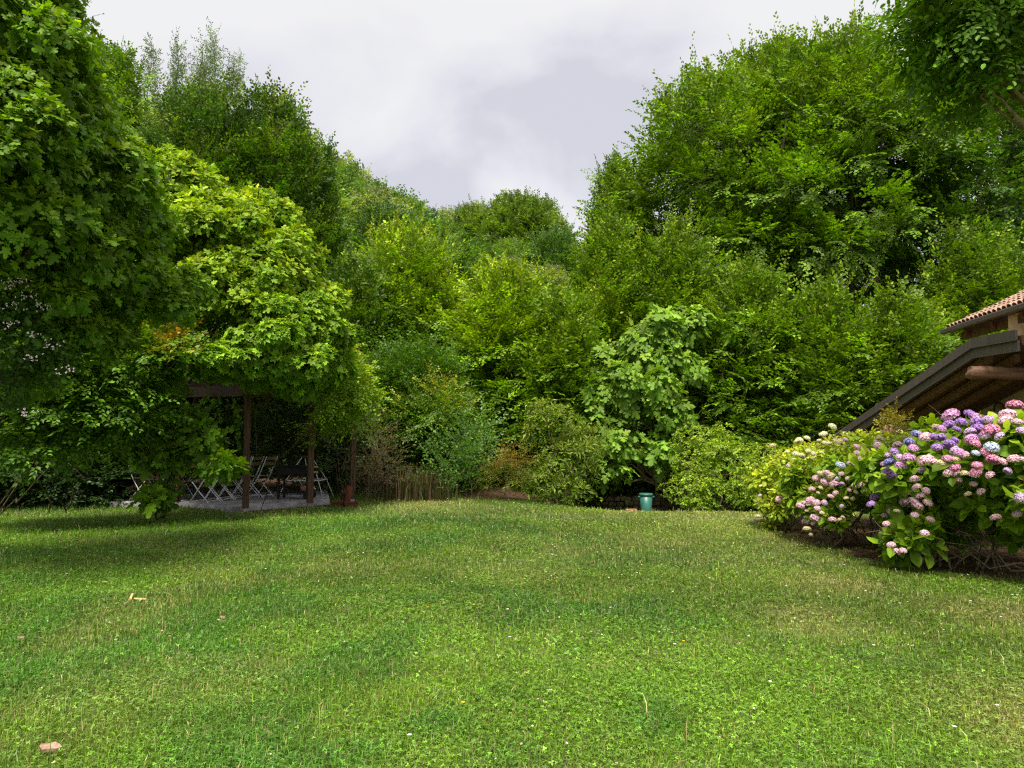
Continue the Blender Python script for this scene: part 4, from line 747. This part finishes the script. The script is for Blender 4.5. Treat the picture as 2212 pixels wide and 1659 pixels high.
mb = MB(); mb.bar(a0+px_*.15-UP*.2-HO+ev*.3, a1+px_*.15-UP*.2-HO, .12, .16); mb.build('eave_beam', M_WOOD, tr)
for i in range(5):
    p = a0+ev*(.7+i*1.15)-HO; mb = MB(); mb.bar(p-px_*.0-UP*.17, p+sl*2.2-UP*.22, .10, .14); mb.build('rafter', M_WOOD, tr)
mb = MB(); mb.box(hp(9.66, 13.4, 3.05), (.42, .42, 1.5)); mb.build('pillar', M_PLASTER, house)
# wall lamp
lp = np.array([8.755, 13.07, 1.89]); lamp = thing('wall_lamp', 'small wall lamp with curved dark arm and flat enamel shade', 'lamp', tuple(lp))
mb = MB(); th = np.linspace(0, math.pi, 12); q = np.stack([.085-.085*np.cos(th), np.zeros(12), .09+.12*np.sin(th)], 1); q = np.vstack([[0, 0, .03], q, [.17, 0, .03], [.25, 0, .02]]); mb.tube(q, .012, 7); mb.build('arm', M_BLACK, lamp, smooth=True)
mb = MB(); mb.lathe([(.012, .05), (.03, .035), (.115, .012), (.118, .004), (.03, .012), (.012, .02)], k=24); mb.build('shade', M_WHITE, lamp, smooth=True)
mb = MB(); mb.lathe([(.002, -.075), (.025, -.065), (.034, -.04), (.028, -.012), (.015, .012)], k=14); mb.build('bulb', M_WHITE, lamp, smooth=True)

# ------------------------------------------------------------------ pergola and its furniture
M_PAT = M_CONC
mb = MB(); sl_ = np.array(SLAB); n = len(sl_); V = [(x, y, -.1) for x, y in sl_]+[(x, y, .12) for x, y in sl_]
cxy = sl_.mean(0); V = V+[(cxy[0], cxy[1], .12)]; mb.add(V, [[i, (i+1) % n, n+(i+1) % n, n+i] for i in range(n)]); mb.F.append(np.array([[2*n, n+i, n+(i+1) % n] for i in range(n)]))
tag(mb.build('patio', M_CONC, bevel=.008), kind='structure')
pts = {'A': (-9.25, 15.35), 'B': (-5.13, 13.98), 'C': (-4.16, 14.95), 'D': (-3.5, 15.9), 'E': (-5.0, 18.7), 'Q': (-9.3, 18.8), 'M': (-7.35, 18.75)}
perg = thing('pergola', 'dark brown timber pergola overgrown with fig and creeper', 'pergola', (-6.5, 16.3, 0)); PO = np.array([-6.5, 16.3, 0])
for k, (x, y) in pts.items():
    mb = MB(); mb.box(np.array([x, y, 1.28])-PO, (.112, .112, 2.36), rz=.5); p = mb.build('post', M_WOOD, perg, bevel=.008)
    mb = MB(); mb.box(np.array([x, y, .02])-PO, (.09, .09, .17), rz=.5); mb.build('post_base', M_CONC, p)
order = ['A', 'B', 'C', 'D', 'E', 'M', 'Q']
for i, a in enumerate(order):
    b2 = order[(i+1) % 7]; A_, B_ = np.array([*pts[a], 2.36]), np.array([*pts[b2], 2.36]); e_ = unit(B_-A_)*.09
    mb = MB(); mb.bar(A_+e_-PO, B_-e_-PO, .08, .20); mb.build('beam', M_WOOD, perg)
for i in range(9):
    t_ = i/8; y0 = 14.6+t_*4.0; mb = MB(); mb.bar(np.array([-9.6, y0+.9*(1-t_), 2.55])-PO, np.array([-5.2+1.2*min(t_*2, 1)-.3*t_, y0, 2.55])-PO, .07, .14); mb.build('joist', M_WOOD, perg)
mb = MB()
for i in range(34):
    x = -9.6+i*.165; mb.bar(np.array([x, 15.4 if x < -6.5 else 15.0, 2.635])-PO, np.array([x, 18.9, 2.635])-PO, .15, .025)
mb.build('roof_boards', M_WOOD, perg)

def make_chair(label):
    t = thing('folding_chair', label, 'chair', group='folding chairs around the pergola table')
    for s in (-1, 1):
        y = s*.20; mb = MB(); mb.tube([(.31, y, .90), (.25, y, .76), (.17, y, .58), (.12, y, .47), (.02, y, .33), (-.22, y, 0)], .0115, 6); mb.build('back_leg', M_STEEL, t, smooth=True)
        mb = MB(); mb.tube([(-.21, y*.9, .445), (.0, y*.9, .22), (.23, y*.9, 0)], .0115, 6); mb.build('front_leg', M_STEEL, t, smooth=True)
    mb = MB()
    for (x, z, h) in ((-.19, .03, .2), (.19, .04, .18), (-.21, .445, .2), (.12, .47, .2)): mb.tube([(x, -h, z), (x, h, z)], .008, 6)
    mb.build('crossbar', M_STEEL, t)
    mb = MB()
    for i in range(6): mb.box((-.20+i*.062, 0, .468), (.05, .37, .014))
    mb.build('seat', M_SLATW, t, bevel=.003)
    mb = MB()
    for (x, z) in ((.292, .855), (.243, .735)): mb.box((x, 0, z), (.014, .38, .075), R=np.array([[.92, 0, .39], [0, 1, 0], [-.39, 0, .92]]))
    mb.build('backrest', M_SLATW, t, bevel=.003)
    return t
ch0 = make_chair('pale steel folding chair nearest the front of the pergola, right of the low fig branch')
spots = [(-6.30, 14.92, -.29, None), (-6.17, 15.30, -.27, 'second folding chair from the front on the lawn side of the table'), (-6.03, 15.66, -.30, 'third folding chair from the front on the lawn side of the table'), (-5.88, 16.02, -.26, 'fourth folding chair on the lawn side, seen through the chairs before it'), (-5.62, 16.15, -.3, 'folding chair whose back slats show just right of the front pergola post'),
         (-7.78, 15.35, math.pi-.3, 'folding chair across the table, partly behind the low fig branch'), (-7.64, 15.85, math.pi-.3, 'second folding chair across the table, in shade'), (-7.5, 16.3, math.pi-.28, 'farthest folding chair across the table, deep in shade')]
for i, (x, y, a, lab) in enumerate(spots):
    o = ch0 if i == 0 else copy_tree(ch0); o.location = (x, y, .12); o.rotation_euler = (0, 0, a)
    if lab: o['label'] = lab
tb = thing('garden_table', 'brown wooden table between the folding chairs', 'table', (-6.92, 15.75, .12), math.radians(70)); mb = MB()
for i in range(6): mb.box((0, -.36+i*.145, .735), (1.75, .135, .03))
mb.build('tabletop', M_LOG, tb, bevel=.004)
mb = MB(); mb.box((0, 0, .66), (1.5, .6, .09)); mb.build('apron', M_WOOD, tb)
for sx in (-1, 1):
    for sy in (-1, 1): mb = MB(); mb.bar((sx*.68, sy*.26, .62), (sx*.72, sy*.30, 0), .07, .07); mb.build('leg', M_WOOD, tb)
jar = thing('water_bucket', 'dark blue-grey bucket standing on the pergola table', 'bucket', (-6.80, 15.72, .873)); mb = MB(); mb.lathe([(.002, 0), (.08, 0), (.105, .24), (.11, .25), (.098, .245), (.075, .02), (.002, .02)], k=20); mb.build('pail', noise_mat('slate_blue', (.05, .08, .10), (.09, .13, .15), 6, .5), jar, smooth=True)
mb = MB(); th = np.linspace(0, math.pi, 12); mb.tube(np.stack([.105*np.cos(th), .03*np.sin(th), .24+.02*np.sin(th)], 1), .004, 5); mb.build('handle', M_STEEL, jar)

# barbecue
bq = thing('barbecue_grill', 'black charcoal barbecue on wheels with two pale wooden handles', 'barbecue', (-4.68, 15.75, .12), -.1)
mb = MB(); mb.box((0, 0, .60), (.74, .36, .18)); mb.build('firebox', M_BLACK, bq, bevel=.012)
mb = MB(); mb.box((0, 0, .70), (.80, .42, .022)); mb.build('rim', M_BLACK, bq, bevel=.004)
for x in (-.34, .30):
    for y in (-.15, .15): mb = MB(); mb.box((x, y, .255 if x < 0 else .29), (.04, .04, .51 if x < 0 else .44)); mb.build('leg', M_BLACK, bq)
for y in (-.19, .19):
    mb = MB(); th = np.arange(0, 2*math.pi+.01, math.pi/12); mb.tube([(.30, y-.025, .07), (.30, y-.02, .07), (.30, y+.02, .07), (.30, y+.025, .07)], [.055, .07, .07, .055], 20); mb.build('wheel', M_BLACK, bq, smooth=False)
mb = MB(); mb.box((0, 0, .13), (.66, .30, .018)); mb.build('shelf', M_BLACK, bq)
for y, z in ((-.12, .69), (-.12, .575)): 
    mb = MB(); mb.tube([(.37, y, z), (.44, y, z)], .008, 6); hd = mb.build('handle_bracket', M_BLACK, bq); mb = MB(); mb.tube([(.44, y-.02, z), (.445, y-.02, z), (.52, y-.02, z), (.525, y-.02, z)], [.012, .02, .02, .012], 10); mb.build('handle', M_HANDLE, hd)
# tubular folding frame
fr = thing('folding_stand', 'light tubular metal stand with brown top bar behind the black barbecue', 'stand', (-4.75, 16.75, 0))
mb = MB(); mb.tube([(-.12, 0, .98), (.14, 0, .98)], .028, 8); mb.build('top_bar', M_WOOD, fr)
for (t0, b0) in (((-.11, -.02), (-.50, -.30)), ((.12, -.02), (.42, -.30)), ((-.06, .03), (-.02, .32)), ((.06, -.03), (.20, -.34)), ((.10, .03), (.50, .30))):
    mb = MB(); mb.tube([(t0[0], t0[1], .97), (b0[0]*.8, b0[1]*.8, .45), (b0[0]*1.15, b0[1], 0)], .011, 6); mb.build('leg', M_STEEL, fr, smooth=True)
mb = MB(); mb.tube([(-.42, -.25, .45), (.36, -.25, .45), (.42, .25, .45), (-.3, .25, .45), (-.42, -.25, .45)], .011, 6); mb.build('rail', M_STEEL, fr)
bs = thing('plastic_seat', 'pinkish plastic seat hanging with a white strap inside the metal stand', 'seat', (-4.72, 16.75, .2))
mb = MB(); mb.lathe([(.02, 0), (.13, .01), (.17, .10), (.15, .12), (.12, .03), (.02, .02)], k=18); mb.build('shell', M_PINKPL, bs, smooth=True)
mb = MB(); q = np.array([(-.1, -.1, .12), (-.15, -.12, .25), (-.05, -.14, .30), (.1, -.14, .28), (.22, -.12, .25), (.12, -.13, .18), (.1, -.14, .1), (.22, -.12, .05)]); mb.tube(q, .022, 6); mb.build('strap', M_WHITE, bs, smooth=True)

# terracotta planters by the rear post
def planter(loc, rot, label, soil=True):
    t = thing('planter', label, 'planter', loc, group='terracotta-coloured planters by the rear pergola post'); t.rotation_euler = rot; t.scale = (.62,)*3
    mb = MB()
    for (z0_, z1_, a, b2, c_, d_) in ((0, .17, .20, .085, .235, .11), (.165, .20, .245, .12, .25, .125)):
        V = [(sx*p, sy*q_, z) for (p, q_, z) in ((a, b2, z0_), (c_, d_, z1_)) for (sx, sy) in ((-1, -1), (1, -1), (1, 1), (-1, 1))]
        Vi = [(x*.93, y*.88, max(z, z0_+.012)) for x, y, z in V]; V = V+Vi
        fs = [[i, (i+1) % 4, 4+(i+1) % 4, 4+i] for i in range(4)]+[[8+(i+1) % 4, 8+i, 12+i, 12+(i+1) % 4] for i in range(4)]+[[4+i, 4+(i+1) % 4, 12+(i+1) % 4, 12+i] for i in range(4)]
        if z0_ == 0: fs += [[3, 2, 1, 0], [8, 9, 10, 11]]
        else: fs += [[1, 0, 8, 9], [2, 1, 9, 10], [3, 2, 10, 11], [0, 3, 11, 8]]
        mb.add(V, fs)
    mb.build('pot', M_POT, t)
    if soil:
        mb = MB(); mb.box((0, 0, .13), (.40, .18, .03)); mb.build('soil', M_SOIL, t)
    return t
p0 = P(735, 1086, 15.4); gz = 0.0
def gp(u, v, d): q = P(u, v, d); return (q[0], d, Gz(q[0], d))
t1 = planter(gp(731, 1088, 15.1), (0, 0, .1), 'low planter with withered plants, left in the stack of planters')
t2 = planter(gp(757, 1088, 15.05), (0, 0, .6), 'upright planter carrying the tipped ones beside the rear post')
q = gp(755, 1088, 15.25); t3 = planter((q[0], q[1], q[2]+.17), (0.1, -1.2, .5), 'tipped planter leaning on the rear post', False)
t4 = planter((q[0]+.02, q[1]+.02, q[2]+.30), (0.1, -1.45, .4), 'topmost tipped planter with dry roots spilling out', False)
rg = np.random.default_rng(6)
for t_ in (t1,):
    mb = MB(); n = 160; blades(mb, rg.uniform(-.18, .18, n), rg.uniform(-.08, .08, n), np.full(n, .14), rg.uniform(.05, .16, n), np.full(n, .004), rg, np.array([.22, .15, .06])*np.exp(rg.normal(0, .3, (n, 1))), .8); mb.build('withered_plant', M_GRASS, t_)
mb = MB(); n = 120; blades(mb, rg.uniform(-.06, .06, n), rg.uniform(-.08, .08, n), np.full(n, .14), rg.uniform(.08, .24, n), np.full(n, .004), rg, np.array([.26, .16, .07])*np.exp(rg.normal(0, .3, (n, 1))), .6); mb.build('dry_roots', M_GRASS, t4)

# ------------------------------------------------------------------ right middle: bin, brick, wall
BD = 17.0; bp_ = P(1396, 1108, BD); bz = Gz(bp_[0], BD); bn = thing('rubbish_bin', 'dark teal-green plastic bin with rim standing at the lawn edge', 'bin', (bp_[0], BD, bz))
mb = MB(); mb.lathe([(.002, 0), (.145, 0), (.155, .02), (.195, .44), (.185, .44), (.14, .03), (.002, .03)], k=28); mb.V[0][:, :2] *= .76; mb.build('tub', M_BIN, bn, smooth=True)
mb = MB(); mb.lathe([(.19, .425), (.212, .43), (.212, .462), (.20, .475), (.05, .485), (.002, .486)], k=28); mb.V[0][:, :2] *= .76; mb.build('lid', M_BIN, bn, smooth=True)
for s in (-1, 1): mb = MB(); mb.box((s*.163, 0, .40), (.05, .08, .03)); mb.build('handle', M_BIN, bn, bevel=.006)
q = P(1366, 1105, 17.1); br_ = thing('clay_brick', 'orange clay brick lying left of the teal bin', 'brick', (q[0]-.02, 17.15, Gz(q[0], 17.15)), .2); mb = MB(); mb.box((0, 0, .055), (.26, .13, .11)); mb.build('block', M_BRICK, br_, bevel=.008)
mb = MB(); rg = np.random.default_rng(12); wx = np.linspace(1.4, 6.4, 26)
root = thing('stone_wall', 'low dry-stone wall in the shade left of the teal bin', 'wall', (3.4, 20.6, Gz(3.4, 20.6)))
for i in range(5):
    x = -2.4
    while x < 3.0:
        wdt = rg.uniform(.16, .36); hgt = .14*rg.uniform(.85, 1.1); V0 = np.array([[a, b2, c_] for c_ in (-1, 1) for b2 in (-1, 1) for a in (-1, 1)])*np.array([wdt/2, .16, hgt/2])*rg.uniform(.80, .99, (8, 3))+np.array([x+wdt/2, rg.normal(0, .02), -.15+i*.135+hgt/2])
        mb.add(V0, [[0, 2, 3, 1], [4, 5, 7, 6], [0, 1, 5, 4], [2, 6, 7, 3], [1, 3, 7, 5], [0, 4, 6, 2]]); x += wdt*.97
mb.build('stones', noise_mat('wall_stone', (.13, .10, .065), (.36, .29, .20), 5, .95, .1, bump=.6), root, bevel=.02)

# ------------------------------------------------------------------ small things on the lawn
def chip(u, v, size, rz, tilt, mat, label, name, seed):
    size = tuple(q*.8 for q in size); d = CAMZ*F/(v-929) ; x = (u-1106)/F*d; rg = np.random.default_rng(seed); o = None
    mb = MB(); k = 9; th = np.arange(k)*2*math.pi/k; r = rg.uniform(.8, 1.1, k); top = np.stack([np.cos(th)*r*size[0]/2, np.sin(th)*r*size[1]/2, size[2]*rg.uniform(.6, 1.1, k)], 1); bot = top*np.array([.95, .95, 0])
    V = np.vstack([bot, top, [[0, 0, size[2]*1.1]], [[0, 0, 0]]]); mb.add(V, [[i, (i+1) % k, k+(i+1) % k, k+i] for i in range(k)]); mb.F.append(np.array([[2*k, k+i, k+(i+1) % k] for i in range(k)]+[[2*k+1, (i+1) % k, i] for i in range(k)]))
    o = mb.build(name, mat, bevel=.002); o.location = (x, d, Gz(x, d)+.035); o.rotation_euler = (tilt, .1 if rz < 1.2 else -.8, rz); return tag(o, label, 'wood chip')
chip(296, 1294, (.15, .034, .012), 1.5, .15, M_CHIP, 'narrow upright orange wood chip on the lawn', 'wood_chip', 1)
chip(317, 1296, (.16, .045, .014), .15, .3, M_CHIP, 'orange wood chip lying crosswise beside the narrow one', 'wood_chip', 2)
chip(241, 1260, (.10, .03, .012), .1, .2, M_CHIP, 'small pale wood chip lying alone behind the pair', 'wood_chip', 3)
chip(137, 1612, (.13, .07, .03), .1, .25, M_BARKCHIP, 'flaky reddish bark chunk in the near corner of the lawn', 'bark_chunk', 4)
chip(66, 1380, (.07, .04, .02), .6, .2, M_BARKCHIP, 'little brown bark scrap in the clover', 'bark_chunk', 5)
chip(493, 1336, (.08, .04, .015), -.4, .3, M_BARKCHIP, 'curled brown dead leaf in the middle of the clover', 'dead_leaf', 6)
